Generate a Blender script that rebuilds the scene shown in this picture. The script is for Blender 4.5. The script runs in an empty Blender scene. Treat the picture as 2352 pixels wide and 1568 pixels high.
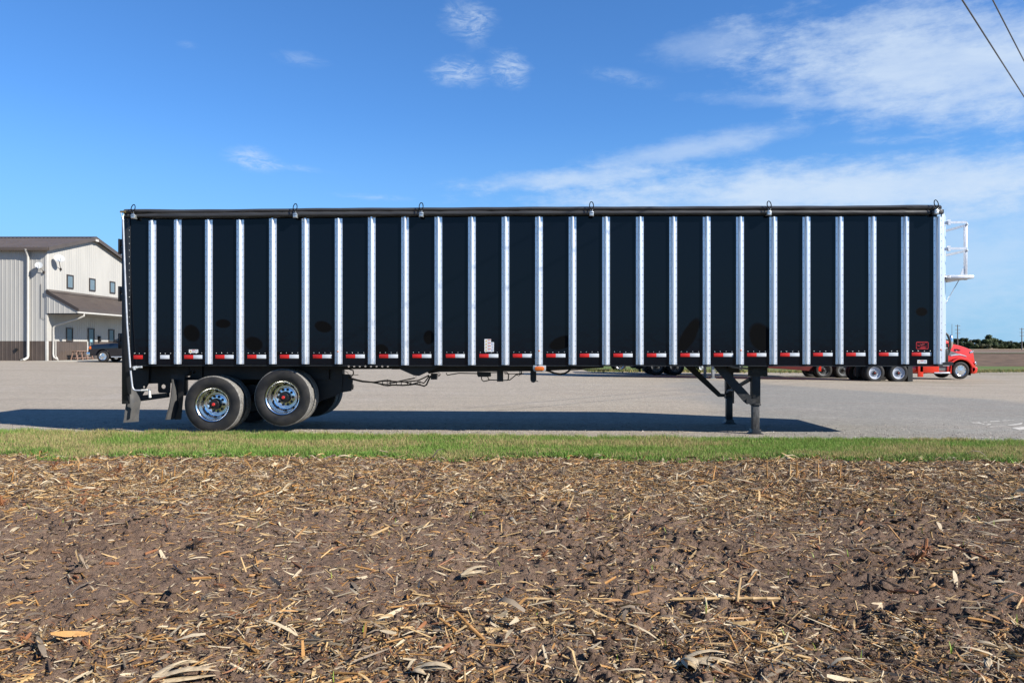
import bpy, bmesh, math, random
import numpy as np
from mathutils import Vector, Matrix

random.seed(7)
RNG = np.random.default_rng(11)
S = bpy.context.scene
COL = S.collection
R = math.radians

# ------------------------------------------------------------------ camera
F, CX, HOR, CAMZ = 1801.0, 1176.0, 796.0, 1.62      # focal length, centre and horizon in px of a 2352 px wide picture
cam = bpy.data.cameras.new('camera')
cam.sensor_width = 36.0
cam.lens = 36.0 * F / 2352.0
cam.shift_y = (HOR - 784.0) / 2352.0
cam.clip_start = 0.1
cam.clip_end = 9000
co = bpy.data.objects.new('camera', cam)
co.location = (0, 0, CAMZ)
co.rotation_euler = (R(90), 0, 0)
COL.objects.link(co)
S.camera = co

# ------------------------------------------------------------------ light
SUN = Vector((1.28, -0.66, 1.0)).normalized()
EL = math.asin(SUN.z)
AZ = math.atan2(SUN.x, SUN.y)
sl = bpy.data.lights.new('sun', 'SUN')
sl.energy = 5.0
sl.angle = R(0.53)
sl.color = (1.0, 0.95, 0.87)
so = bpy.data.objects.new('sun', sl)
so.location = (30, -20, 40)
so.rotation_euler = (-SUN).to_track_quat('-Z', 'Y').to_euler()
COL.objects.link(so)
S.view_settings.view_transform = 'Standard'
S.view_settings.look = 'None'
S.view_settings.gamma = 1
S.view_settings.use_curve_mapping = False
S.view_settings.exposure = 1.05


class NT:
    """tiny node-graph helper"""
    def __init__(self, tree):
        self.t = tree
        self.n = tree.nodes
        self.l = tree.links

    def add(self, kind, ins=None, **props):
        nd = self.n.new(kind)
        for k, v in props.items():
            setattr(nd, k, v)
        for k, v in (ins or {}).items():
            self.put(nd.inputs[k], v)
        return nd

    def put(self, sock, v):
        if isinstance(v, bpy.types.NodeSocket):
            self.l.new(v, sock)
        else:
            sock.default_value = v

    def m(self, op, a, b=0.0, c=0.0, clamp=False):
        nd = self.add('ShaderNodeMath', operation=op, use_clamp=clamp)
        self.put(nd.inputs[0], a)
        self.put(nd.inputs[1], b)
        if len(nd.inputs) > 2:
            self.put(nd.inputs[2], c)
        return nd.outputs[0]

    def mix(self, fac, a, b, blend='MIX'):
        nd = self.add('ShaderNodeMix', data_type='RGBA', blend_type=blend)
        self.put(nd.inputs[0], fac)
        self.put(nd.inputs[6], a)
        self.put(nd.inputs[7], b)
        return nd.outputs[2]

    def ramp(self, fac, stops):
        nd = self.add('ShaderNodeValToRGB')
        el = nd.color_ramp.elements
        el[0].position, el[0].color = stops[0][0], c4(stops[0][1])
        el[1].position, el[1].color = stops[1][0], c4(stops[1][1])
        for p, c in stops[2:]:
            e = el.new(p)
            e.color = c4(c)
        self.put(nd.inputs[0], fac)
        return nd.outputs[0]

    def noise(self, vec, scale, detail=4.0, rough=0.55, dist=0.0):
        nd = self.add('ShaderNodeTexNoise')
        if vec is not None:
            self.put(nd.inputs['Vector'], vec)
        nd.inputs['Scale'].default_value = scale
        nd.inputs['Detail'].default_value = detail
        nd.inputs['Roughness'].default_value = rough
        nd.inputs['Distortion'].default_value = dist
        return nd.outputs['Fac']

    def step(self, v, lo, hi):
        nd = self.add('ShaderNodeMapRange', interpolation_type='SMOOTHSTEP')
        self.put(nd.inputs[0], v)
        self.put(nd.inputs[1], lo)
        self.put(nd.inputs[2], hi)
        return nd.outputs[0]


def c4(c):
    return (c, c, c, 1.0) if isinstance(c, (int, float)) else (tuple(c) + (1.0,))[:4]


# ------------------------------------------------------------------ sky
W = bpy.data.worlds.new('World')
S.world = W
W.use_nodes = True
w = NT(W.node_tree)
w.n.clear()
geo = w.add('ShaderNodeTexCoord')
sky = w.add('ShaderNodeTexSky', sky_type='NISHITA')
sky.sun_disc = False
sky.sun_elevation = EL
sky.sun_rotation = AZ
sky.altitude = 200
sky.air_density = 1.0
sky.dust_density = 0.0
sky.ozone_density = 2.5
air = w.mix(1.0, sky.outputs[0], (0.60, 1.06, 1.56, 1), 'MULTIPLY')
sep = w.add('ShaderNodeSeparateXYZ', {0: geo.outputs['Generated']})
x_, y_, z_ = sep.outputs
az = w.m('ARCTAN2', x_, y_)
el_ = w.m('ARCSINE', z_)


def sky_pos(px, py):
    a = math.atan2(px - CX, F)
    return a, math.atan2(HOR - py, math.hypot(F, px - CX))


# thin high cloud: streaky noise in a plane far overhead, shaped by the banks the photograph shows
zz = w.m('ADD', w.m('MAXIMUM', z_, 0.0), 0.12)
pl = w.add('ShaderNodeCombineXYZ', {0: w.m('DIVIDE', x_, zz), 1: w.m('DIVIDE', y_, zz), 2: 0.0})
mp = w.add('ShaderNodeMapping', {'Vector': pl.outputs[0], 'Rotation': (0, 0, R(-22)), 'Scale': (0.55, 1.9, 1.0)})
str_ = w.noise(mp.outputs[0], 1.5, 9.0, 0.62, 0.9)
ae = w.add('ShaderNodeCombineXYZ', {0: az, 1: el_, 2: 0.0})
mp2 = w.add('ShaderNodeMapping', {'Vector': ae.outputs[0], 'Rotation': (0, 0, R(-14)), 'Scale': (9.0, 26.0, 1.0)})
wisp = w.noise(mp2.outputs[0], 1.0, 8.0, 0.66, 0.7)
warp = w.noise(ae.outputs[0], 9.0, 5.0, 0.6)
warp2 = w.noise(mp2.outputs[0], 2.6, 6.0, 0.68)
wv = w.m('MULTIPLY', w.m('SUBTRACT', warp, 0.5), 0.9)
wv = w.m('ADD', wv, w.m('MULTIPLY', w.m('SUBTRACT', warp2, 0.5), 1.15))
fine = w.m('ADD', 0.15, w.m('MULTIPLY', w.step(w.noise(mp2.outputs[0], 3.4, 7.0, 0.7, 1.2), 0.36, 0.66), 1.0))
BANKS = [  # px, py, half width, half height, tilt deg (clockwise on the picture), strength, softness
    (2210, 150, 560, 135, 8, 0.82, 0.75), (1990, 70, 260, 60, -8, 0.42, 0.8), (1640, 105, 175, 42, -3, 0.30, 0.8),
    (1900, 232, 330, 22, 6, 0.34, 0.85), (2320, 262, 150, 34, 8, 0.40, 0.8),
    (1990, 432, 900, 72, 1, 0.90, 0.75), (1330, 410, 290, 26, -3, 0.55, 0.8), (1580, 345, 300, 32, -7, 0.55, 0.85),
    (2200, 600, 1100, 210, 0, 0.52, 0.9), (1080, 46, 70, 40, 5, 0.60, 0.9), (1055, 168, 72, 34, 0, 0.62, 0.9),
    (1172, 158, 54, 40, 20, 0.60, 0.9), (585, 367, 76, 30, 8, 0.58, 0.9), (680, 385, 90, 10, 5, 0.25, 0.9),
    (850, 452, 100, 9, 2, 0.28, 0.9), (690, 136, 70, 18, 3, 0.16, 0.9), (1440, 178, 110, 20, 10, 0.2, 0.9),
    (2060, 322, 150, 12, 3, 0.28, 0.9), (430, 103, 26, 10, 0, 0.1, 0.9), (1100, 60, 30, 60, 10, 0.18, 0.9)]
tot = None
for px, py, hw, hh, tilt, stg, soft in BANKS:
    a0, e0 = sky_pos(px, py)
    sc = F * 1.0
    du = w.m('MULTIPLY', w.m('SUBTRACT', az, a0), sc * (1 + ((px - CX) / F) ** 2))
    dv = w.m('MULTIPLY', w.m('SUBTRACT', el_, e0), sc * math.sqrt(1 + ((px - CX) / F) ** 2))
    ct, st = math.cos(R(tilt)), math.sin(R(tilt))
    ru = w.m('DIVIDE', w.m('SUBTRACT', w.m('MULTIPLY', du, ct), w.m('MULTIPLY', dv, st)), hw)
    rv = w.m('DIVIDE', w.m('ADD', w.m('MULTIPLY', du, st), w.m('MULTIPLY', dv, ct)), hh)
    d = w.m('SQRT', w.m('ADD', w.m('MULTIPLY', ru, ru), w.m('MULTIPLY', rv, rv)))
    d = w.m('ADD', d, wv)
    k = w.m('MULTIPLY', w.step(d, 1.20, 1.20 - soft * 1.35), stg)
    if hw < 160:
        k = w.m('MULTIPLY', k, fine)
    tot = k if tot is None else w.m('SUBTRACT', w.m('ADD', tot, k), w.m('MULTIPLY', tot, k))
tex = w.m('ADD', 0.66, w.m('ADD', w.m('MULTIPLY', w.step(wisp, 0.22, 0.78), 0.24), w.m('MULTIPLY', str_, 0.26)))
front = w.step(y_, 0.05, 0.45)
cl = w.m('MULTIPLY', w.m('MULTIPLY', tot, tex), front)
# the same cirrus elsewhere in the sky, outside the picture
cl2 = w.m('MULTIPLY', w.m('MULTIPLY', w.step(str_, 0.55, 0.80), 0.35), w.m('SUBTRACT', 1.0, front))
cl = w.m('MINIMUM', w.m('ADD', cl, cl2), 0.92)
# pale band of air low over the whole horizon
low = w.m('MULTIPLY', w.step(el_, R(17), R(-1)), 0.85)
skyb = w.mix(low, air, (2.35, 4.6, 7.2, 1))
skyc = w.mix(cl, skyb, (5.8, 6.9, 8.3, 1))
bg = w.add('ShaderNodeBackground', {'Color': skyc, 'Strength': 0.056})
wo = w.add('ShaderNodeOutputWorld', {0: bg.outputs[0]})
W.cycles.sampling_method = 'MANUAL'
W.cycles.sample_map_resolution = 512


# ------------------------------------------------------------------ numeric noise and ground height
def _hash(ix, iy, seed):
    h = (ix.astype(np.int64) * 374761393 + iy.astype(np.int64) * 668265263 + seed * 974711) & 0x7fffffff
    h = ((h ^ (h >> 13)) * 1274126177) & 0x7fffffff
    h = h ^ (h >> 16)
    return (h & 0xffff) / 65535.0


def vnoise(x, y, seed=0):
    x = np.asarray(x, float)
    y = np.asarray(y, float)
    ix, iy = np.floor(x), np.floor(y)
    fx, fy = x - ix, y - iy
    fx = fx * fx * (3 - 2 * fx)
    fy = fy * fy * (3 - 2 * fy)
    a, b = _hash(ix, iy, seed), _hash(ix + 1, iy, seed)
    c, d = _hash(ix, iy + 1, seed), _hash(ix + 1, iy + 1, seed)
    return (a * (1 - fx) + b * fx) * (1 - fy) + (c * (1 - fx) + d * fx) * fy


def fbm(x, y, octv=4, seed=0, gain=0.5):
    s, a, t = 0.0, 1.0, 0.0
    for i in range(octv):
        s = s + a * vnoise(np.asarray(x) * 2 ** i, np.asarray(y) * 2 ** i, seed + i * 17)
        t += a
        a *= gain
    return s / t


def sstep(v, lo, hi):
    t = np.clip((np.asarray(v, float) - lo) / (hi - lo), 0, 1)
    return t * t * (3 - 2 * t)


def gz(x, y):
    """the lot slopes up to the left; flat at the camera and far away"""
    x = np.asarray(x, float)
    y = np.asarray(y, float)
    c = 0.002 * sstep(y, 3, 14.5) + 0.0137 * sstep(y, 14.5, 47)
    c = c * (1 - sstep(y, 72, 150))
    return np.clip(-c * (x - 6.0), -0.42, 0.62)


def soil_h(x, y):
    b = gz(x, y)
    edge = sstep(11.15 + 0 * np.asarray(x), y, y) if False else 1.0
    n = (fbm(np.asarray(x) * 1.1, np.asarray(y) * 1.1, 3, 3) - 0.5) * 0.10
    lumps = (fbm(np.asarray(x) * 6, np.asarray(y) * 6, 3, 40) - 0.5)
    rough_mask = 0.35 + 0.65 * sstep(fbm(np.asarray(x) * 0.9, np.asarray(y) * 0.9, 3, 77), 0.40, 0.62)
    n = n + lumps * 0.058 * rough_mask
    cl = fbm(np.asarray(x) * 19, np.asarray(y) * 19, 3, 91)
    n = n + np.maximum(cl - 0.52, 0) * 0.13 * rough_mask + (cl - 0.5) * 0.020
    n = n + (fbm(np.asarray(x) * 37, np.asarray(y) * 37, 2, 15) - 0.5) * 0.024 * (0.4 + 0.6 * rough_mask) + (vnoise(np.asarray(x) * 75, np.asarray(y) * 75, 5) - 0.5) * 0.010
    return b + n * (1 - 0.6 * sstep(y, 10.6, 11.4))


def ground_pt(px, py, hf=gz):
    """the point of the ground seen at a pixel"""
    lo, hi = 2.0, 2000.0
    for _ in range(60):
        mid = math.sqrt(lo * hi)
        x = (px - CX) / F * mid
        z = float(hf(x, mid))
        if HOR - F * (z - CAMZ) / mid > py:
            lo = mid
        else:
            hi = mid
    return Vector(((px - CX) / F * lo, lo, float(hf((px - CX) / F * lo, lo))))


def at(px, py, D):
    return Vector(((px - CX) / F * D, D, CAMZ + (HOR - py) / F * D))


# ------------------------------------------------------------------ mesh and object helpers
class MB:
    def __init__(self):
        self.v, self.f = [], []

    def add(self, vs, fs):
        o = len(self.v)
        self.v.extend([tuple(q) for q in vs])
        self.f.extend([tuple(i + o for i in f) for f in fs])
        return self

    def box(self, a, b):
        (x0, y0, z0), (x1, y1, z1) = a, b
        return self.add([(x0, y0, z0), (x1, y0, z0), (x1, y1, z0), (x0, y1, z0), (x0, y0, z1), (x1, y0, z1), (x1, y1, z1), (x0, y1, z1)],
                        [(0, 3, 2, 1), (4, 5, 6, 7), (0, 1, 5, 4), (1, 2, 6, 5), (2, 3, 7, 6), (3, 0, 4, 7)])

    def prism(self, poly, y0, y1, ax=1):
        """a polygon of two coordinates, extruded along axis ax"""
        n = len(poly)
        def mk(p, t):
            q = list(p)
            q.insert(ax, t)
            return q
        a = sum(poly[i][0] * poly[(i + 1) % n][1] - poly[(i + 1) % n][0] * poly[i][1] for i in range(n))
        if (a < 0) != (ax == 1):
            poly = poly[::-1]
        # front cap at y0 faces -axis
        vs = [mk(p, y0) for p in poly] + [mk(p, y1) for p in poly]
        fs = [tuple(range(n))[::-1], tuple(range(n, 2 * n))]
        fs += [(i, (i + 1) % n, n + (i + 1) % n, n + i) for i in range(n)]
        return self.add(vs, fs)

    def tube(self, pts, r, n=8, cap=True, r2=None):
        pts = [Vector(p) for p in pts]
        m = len(pts)
        rings = []
        up = None
        for i, p in enumerate(pts):
            d = (pts[min(i + 1, m - 1)] - pts[max(i - 1, 0)]).normalized()
            if up is None:
                up = d.orthogonal().normalized()
            up = (up - d * up.dot(d)).normalized()
            s = d.cross(up)
            rr = r if r2 is None else r + (r2 - r) * i / (m - 1)
            rings.append([p + (up * math.cos(2 * math.pi * k / n) + s * math.sin(2 * math.pi * k / n)) * rr for k in range(n)])
        vs = [q for ring in rings for q in ring]
        fs = [(i * n + k, i * n + (k + 1) % n, (i + 1) * n + (k + 1) % n, (i + 1) * n + k) for i in range(m - 1) for k in range(n)]
        if cap:
            fs += [tuple(range(n))[::-1], tuple(range((m - 1) * n, m * n))]
        return self.add(vs, fs)

    def lathe(self, prof, n=32, c=(0, 0, 0), ax=1, close=False, cap=False):
        """profile of (radius, height along the axis)"""
        vs, fs = [], []
        for r, h in prof:
            for k in range(n):
                t = 2 * math.pi * k / n
                q = [c[0], c[1], c[2]]
                o = [i for i in range(3) if i != ax]
                q[o[0]] += r * math.cos(t)
                q[o[1]] += r * math.sin(t)
                q[ax] += h
                vs.append(q)
        m = len(prof)
        for i in range(m if close else m - 1):
            j = (i + 1) % m
            for k in range(n):
                fs.append((i * n + k, j * n + k, j * n + (k + 1) % n, i * n + (k + 1) % n))
        if cap:
            fs.append(tuple(range(n)))
            fs.append(tuple(range((m - 1) * n, m * n))[::-1])
        return self.add(vs, fs)

    def ball(self, c, r, n=8, m=5, s=(1, 1, 1)):
        prof = [(math.sin(math.pi * i / m) * 1.0, -math.cos(math.pi * i / m)) for i in range(m + 1)]
        vs, fs = [], []
        for pr, h in prof:
            for k in range(n):
                t = 2 * math.pi * k / n
                vs.append((c[0] + r * s[0] * pr * math.cos(t), c[1] + r * s[1] * pr * math.sin(t), c[2] + r * s[2] * h))
        for i in range(m):
            for k in range(n):
                fs.append((i * n + k, i * n + (k + 1) % n, (i + 1) * n + (k + 1) % n, (i + 1) * n + k))
        return self.add(vs, fs)

    def loft(self, secs, cap=True, closed=True):
        n = len(secs[0])
        vs = [p for s in secs for p in s]
        fs = []
        for i in range(len(secs) - 1):
            for k in range(n if closed else n - 1):
                fs.append((i * n + k, i * n + (k + 1) % n, (i + 1) * n + (k + 1) % n, (i + 1) * n + k))
        if cap and closed:
            fs += [tuple(range(n))[::-1], tuple(range((len(secs) - 1) * n, len(secs) * n))]
        return self.add(vs, fs)

    def mesh(self, name, mat, smooth=None, bevel=0):
        me = bpy.data.meshes.new(name)
        me.from_pydata(self.v, [], self.f)
        for m in (mat if isinstance(mat, (list, tuple)) else [mat]):
            me.materials.append(m)
        bm = bmesh.new()
        bm.from_mesh(me)
        bmesh.ops.recalc_face_normals(bm, faces=bm.faces)
        if bevel:
            es = [e for e in bm.edges if len(e.link_faces) == 2 and e.calc_face_angle(0) > 0.5]
            bmesh.ops.bevel(bm, geom=es, offset=bevel, segments=2, affect='EDGES', profile=0.5, clamp_overlap=True)
        if smooth is not None or bevel:
            ang = 40 if smooth in (None, True) else smooth
            for f in bm.faces:
                f.smooth = True
            for e in bm.edges:
                if len(e.link_faces) == 2 and e.calc_face_angle(0) > R(ang):
                    e.smooth = False
        bm.to_mesh(me)
        bm.free()
        me.update()
        return me

    def build(self, name, mat, parent=None, smooth=None, bevel=0, **kw):
        return link(name, self.mesh(name, mat, smooth, bevel), parent, **kw)


def link(name, data, parent=None, label=None, cat=None, group=None, kind=None, loc=None, rot=None):
    o = bpy.data.objects.new(name, data)
    COL.objects.link(o)
    if parent is not None:
        o.parent = parent
    if loc is not None:
        o.location = loc
    if rot is not None:
        o.rotation_euler = rot
    tag(o, label, cat, group, kind)
    return o


def tag(o, label=None, cat=None, group=None, kind=None):
    for k, v in (('label', label), ('category', cat), ('group', group), ('kind', kind)):
        if v:
            o[k] = v
    return o


def empty(name, label, cat, loc=(0, 0, 0), rz=0, group=None):
    o = link(name, None, None, label, cat, group, None, loc, (0, 0, rz))
    o.empty_display_size = 0.2
    return o


def copy_tree(o, parent=None):
    c = o.copy()
    COL.objects.link(c)
    if parent is not None:
        c.parent = parent
    for ch in list(o.children):
        copy_tree(ch, c)
    return c


def np_mesh(name, verts, faces, mat, colors=None):
    """fast mesh from numpy arrays; faces all of one size; colors per vertex"""
    me = bpy.data.meshes.new(name)
    k = faces.shape[1]
    me.vertices.add(len(verts))
    me.vertices.foreach_set('co', verts.astype(np.float32).ravel())
    me.loops.add(faces.size)
    me.loops.foreach_set('vertex_index', faces.astype(np.int32).ravel())
    me.polygons.add(len(faces))
    me.polygons.foreach_set('loop_start', np.arange(0, faces.size, k, dtype=np.int32))
    me.materials.append(mat)
    if colors is not None:
        at_ = me.color_attributes.new('tint', 'FLOAT_COLOR', 'POINT')
        cc = np.ones((len(verts), 4), np.float32)
        cc[:, :3] = np.asarray(colors) * KA
        at_.data.foreach_set('color', cc.ravel())
    me.update(calc_edges=True)
    me.validate()
    return me


def sheet(name, xs, ys, hf, mat, zoff=0.0, mask=None, kind='structure', smooth=True):
    X, Y = np.meshgrid(np.asarray(xs, float), np.asarray(ys, float))
    Z = hf(X, Y) + zoff
    v = np.stack([X.ravel(), Y.ravel(), Z.ravel()], 1)
    nx, ny = len(xs), len(ys)
    i = np.arange((ny - 1) * (nx - 1))
    a = (i // (nx - 1)) * nx + i % (nx - 1)
    f = np.stack([a, a + 1, a + nx + 1, a + nx], 1)
    if mask is not None:
        c = v[f].mean(1)
        f = f[mask(c[:, 0], c[:, 1])]
    me = np_mesh(name, v, f, mat)
    if smooth:
        me.polygons.foreach_set('use_smooth', np.ones(len(f), bool))
    return link(name, me, kind=kind)


# ------------------------------------------------------------------ materials
def newmat(name):
    m = bpy.data.materials.new(name)
    m.use_nodes = True
    t = NT(m.node_tree)
    b = t.n['Principled BSDF']
    return m, t, b


KA = 0.68            # real-world base colours under this exposure


def M(name, c1, c2=None, scale=6.0, rough=0.5, metal=0.0, spec=0.5, bump=0.0, bscale=60.0, coat=0.0, stretch=None, detail=5.0, rvar=0.0, lo=0.35, hi=0.65, trans=0.0):
    if metal < 0.5:
        c1 = tuple(q * KA for q in c1)
        c2 = tuple(q * KA for q in c2) if c2 else None
    m, t, b = newmat(name)
    b.inputs['Roughness'].default_value = rough
    b.inputs['Metallic'].default_value = metal
    b.inputs['Specular IOR Level'].default_value = spec
    b.inputs['Coat Weight'].default_value = coat
    b.inputs['Coat Roughness'].default_value = 0.05
    b.inputs['Transmission Weight'].default_value = trans
    tc = t.add('ShaderNodeTexCoord').outputs['Object']
    if stretch:
        tc = t.add('ShaderNodeMapping', {'Vector': tc, 'Scale': stretch}).outputs[0]
    if c2 is None:
        c2 = tuple(min(1, x * 0.82) for x in c1)
    n = t.noise(tc, scale, detail, 0.6)
    t.put(b.inputs['Base Color'], t.mix(t.step(n, lo, hi), c4(c1), c4(c2)))
    if rvar:
        t.put(b.inputs['Roughness'], t.m('ADD', rough - rvar, t.m('MULTIPLY', n, 2 * rvar)))
    if bump:
        bn = t.noise(tc, bscale, 4.0, 0.6)
        bp = t.add('ShaderNodeBump', {'Height': bn, 'Strength': bump, 'Distance': 0.02})
        t.put(b.inputs['Normal'], bp.outputs[0])
    return m


def tinted(name, rough=0.7, trans=0.0, spec=0.3, grain=0.0):
    """material whose colour is the 'tint' of each piece in one merged mesh"""
    m, t, b = newmat(name)
    a = t.add('ShaderNodeAttribute', attribute_name='tint')
    col = a.outputs['Color']
    if grain:
        tc = t.add('ShaderNodeTexCoord').outputs['Object']
        n = t.noise(tc, 220.0, 3.0, 0.6)
        col = t.mix(t.step(n, 0.3, 0.75), col, t.mix(1.0, col, c4(1 - grain), 'MULTIPLY'))
    t.put(b.inputs['Base Color'], col)
    b.inputs['Roughness'].default_value = rough
    b.inputs['Specular IOR Level'].default_value = spec
    if trans:
        tr = t.add('ShaderNodeBsdfTranslucent', {'Color': col})
        mx = t.add('ShaderNodeMixShader', {0: trans, 1: b.outputs[0], 2: tr.outputs[0]})
        t.put(t.n['Material Output'].inputs[0], mx.outputs[0])
    return m


def objcol(name, rough=0.65, stripes=0.0):
    """material that takes each object's own colour, with fibres along the piece"""
    m, t, b = newmat(name)
    oi = t.add('ShaderNodeObjectInfo')
    tc = t.add('ShaderNodeTexCoord').outputs['Object']
    mp_ = t.add('ShaderNodeMapping', {'Vector': tc, 'Scale': (6.0, 90.0, 90.0)})
    n = t.noise(mp_.outputs[0], 2.0, 4.0, 0.6)
    n2 = t.noise(tc, 14.0, 3.0, 0.6)
    c = t.mix(t.step(n, 0.3, 0.72), oi.outputs['Color'], t.mix(1.0, oi.outputs['Color'], c4((0.62, 0.56, 0.48)), 'MULTIPLY'))
    c = t.mix(t.step(n2, 0.52, 0.75), c, t.mix(0.6, c, c4((0.10, 0.07, 0.05))))
    t.put(b.inputs['Base Color'], c)
    b.inputs['Roughness'].default_value = rough
    b.inputs['Specular IOR Level'].default_value = 0.35
    bp = t.add('ShaderNodeBump', {'Height': n, 'Strength': 0.5, 'Distance': 0.003})
    t.put(b.inputs['Normal'], bp.outputs[0])
    return m


ALU = M('brushed_aluminium', (0.84, 0.84, 0.84), (0.73, 0.735, 0.745), 9, 0.34, 0.80, bump=0.03, bscale=30, stretch=(6, 6, 0.4), rvar=0.06)
ALU_RAIL = M('rail_aluminium', (0.66, 0.67, 0.68), (0.55, 0.56, 0.58), 20, 0.40, 0.6, bump=0.05)
CHROME = M('polished_aluminium', (0.90, 0.885, 0.86), (0.80, 0.79, 0.77), 12, 0.19, 1.0)
ZINC = M('zinc_plated', (0.62, 0.64, 0.62), (0.42, 0.45, 0.43), 40, 0.32, 0.8)
STEEL_DK = M('rivet_steel', (0.34, 0.36, 0.40), (0.24, 0.25, 0.28), 40, 0.4, 0.7)
BLACK = M('black_chassis_paint', (0.012, 0.013, 0.015), (0.022, 0.021, 0.021), 7, 0.45, spec=0.4, bump=0.05, bscale=25)
BLACK_SEMI = M('satin_black_paint', (0.016, 0.018, 0.021), (0.026, 0.027, 0.029), 4, 0.35, spec=0.45)
WORN = M('worn_black_steel', (0.018, 0.019, 0.021), (0.055, 0.050, 0.046), 12, 0.55, spec=0.4, bump=0.15, bscale=45, lo=0.5, hi=0.72)
RUBBER = M('tyre_rubber', (0.018, 0.018, 0.020), (0.036, 0.033, 0.030), 7, 0.72, spec=0.3, bump=0.06, bscale=40)
TREAD = M('dusty_tread', (0.34, 0.325, 0.30), (0.20, 0.19, 0.175), 30, 0.9, spec=0.2, bump=0.9, bscale=70)
FLAP = M('mud_flap_rubber', (0.075, 0.075, 0.077), (0.105, 0.102, 0.098), 6, 0.7, spec=0.35, bump=0.1)
HOSE = M('black_hose', (0.014, 0.014, 0.014), (0.024, 0.024, 0.022), 30, 0.5)
TARP = M('black_vinyl_tarp', (0.034, 0.034, 0.034), (0.050, 0.050, 0.049), 3, 0.46, spec=0.5, bump=0.35, bscale=7, stretch=(0.5, 3, 3))
BRASS = M('brass_joint', (0.62, 0.47, 0.22), (0.45, 0.33, 0.15), 30, 0.35, 0.9)
CRANK = M('grey_crank_tube', (0.60, 0.63, 0.68), (0.48, 0.51, 0.56), 14, 0.4, 0.35)
WHITE_P = M('white_plastic', (0.72, 0.70, 0.64), (0.62, 0.60, 0.55), 20, 0.5)
REFL_R = M('red_retroreflector', (0.66, 0.020, 0.014), (0.60, 0.018, 0.012), 60, 0.35, spec=0.5)
REFL_W = M('white_retroreflector', (0.76, 0.80, 0.84), (0.70, 0.74, 0.79), 60, 0.35, spec=0.5)
STICK_W = M('white_decal', (0.84, 0.85, 0.86), (0.80, 0.81, 0.83), 40, 0.4)
STICK_Y = M('yellow_decal', (0.78, 0.52, 0.03), (0.72, 0.46, 0.02), 40, 0.4)
STICK_O = M('orange_decal', (0.68, 0.14, 0.05), (0.62, 0.12, 0.05), 40, 0.4)
STICK_B = M('blue_decal', (0.08, 0.17, 0.50), (0.07, 0.15, 0.45), 40, 0.4)
STICK_G = M('grey_print', (0.50, 0.52, 0.56), (0.42, 0.44, 0.48), 40, 0.5)
STICK_R = M('red_print', (0.60, 0.025, 0.03), (0.52, 0.02, 0.025), 40, 0.4)
AMBER = M('amber_lens', (0.85, 0.20, 0.012), (0.72, 0.13, 0.008), 60, 0.2, spec=0.6, bump=0.4, bscale=90)
RED_L = M('red_lens', (0.62, 0.02, 0.015), (0.5, 0.015, 0.012), 60, 0.25)
CAP_R = M('red_hub_cap', (0.70, 0.035, 0.03), (0.62, 0.03, 0.025), 40, 0.4)
HUBBLK = M('black_hub', (0.010, 0.010, 0.011), (0.018, 0.017, 0.017), 30, 0.35)


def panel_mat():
    """glossy black sheet with dark reflections painted in as fixed dull patches"""
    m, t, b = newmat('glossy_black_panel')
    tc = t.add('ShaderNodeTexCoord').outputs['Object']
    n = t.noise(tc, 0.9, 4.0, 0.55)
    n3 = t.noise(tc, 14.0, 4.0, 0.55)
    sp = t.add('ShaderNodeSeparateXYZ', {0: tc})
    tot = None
    for px, py, hw, hh, tilt in DARK_REFLECTIONS:
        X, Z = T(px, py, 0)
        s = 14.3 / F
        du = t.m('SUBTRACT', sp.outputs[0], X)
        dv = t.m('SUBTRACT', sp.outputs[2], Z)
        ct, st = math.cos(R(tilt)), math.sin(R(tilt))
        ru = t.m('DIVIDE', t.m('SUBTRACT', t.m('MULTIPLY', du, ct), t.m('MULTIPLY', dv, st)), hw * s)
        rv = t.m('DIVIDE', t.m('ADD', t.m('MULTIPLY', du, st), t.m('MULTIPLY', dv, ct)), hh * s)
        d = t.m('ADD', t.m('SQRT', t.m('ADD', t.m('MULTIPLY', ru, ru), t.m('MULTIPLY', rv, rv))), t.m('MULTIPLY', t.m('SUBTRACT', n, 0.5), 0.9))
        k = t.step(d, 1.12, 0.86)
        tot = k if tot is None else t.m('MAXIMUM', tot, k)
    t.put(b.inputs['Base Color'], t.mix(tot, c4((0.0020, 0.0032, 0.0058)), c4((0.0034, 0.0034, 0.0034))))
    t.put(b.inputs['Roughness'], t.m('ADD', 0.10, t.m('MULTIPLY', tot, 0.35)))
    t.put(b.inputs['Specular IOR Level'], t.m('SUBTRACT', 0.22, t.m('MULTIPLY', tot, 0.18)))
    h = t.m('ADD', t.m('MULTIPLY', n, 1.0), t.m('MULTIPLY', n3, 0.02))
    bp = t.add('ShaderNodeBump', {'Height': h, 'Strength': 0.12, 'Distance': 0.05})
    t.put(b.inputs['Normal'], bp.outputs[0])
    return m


DARK_REFLECTIONS = [(512, 743, 17, 10, 0), (742, 750, 19, 12, 14), (1584, 768, 16, 42, 28), (1748, 775, 26, 34, -25), (2117, 716, 12, 9, 0),
          (440, 766, 24, 20, 40), (583, 790, 20, 16, 20), (1288, 788, 28, 14, -20), (875, 805, 16, 13, 0), (985, 775, 12, 16, 0), (1850, 790, 9, 16, 0), (650, 812, 20, 5, 0)]  # dark reflections on the panels, painted as dull blotches

# trailer axes: the trailer stands 14.3 m away and is turned a little, its left end farther off
TH = R(-1.5)
TO = Vector((0, 14.3, 0))
TA = Vector((math.cos(TH), math.sin(TH), 0))
TN = Vector((-math.sin(TH), math.cos(TH), 0))


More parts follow.
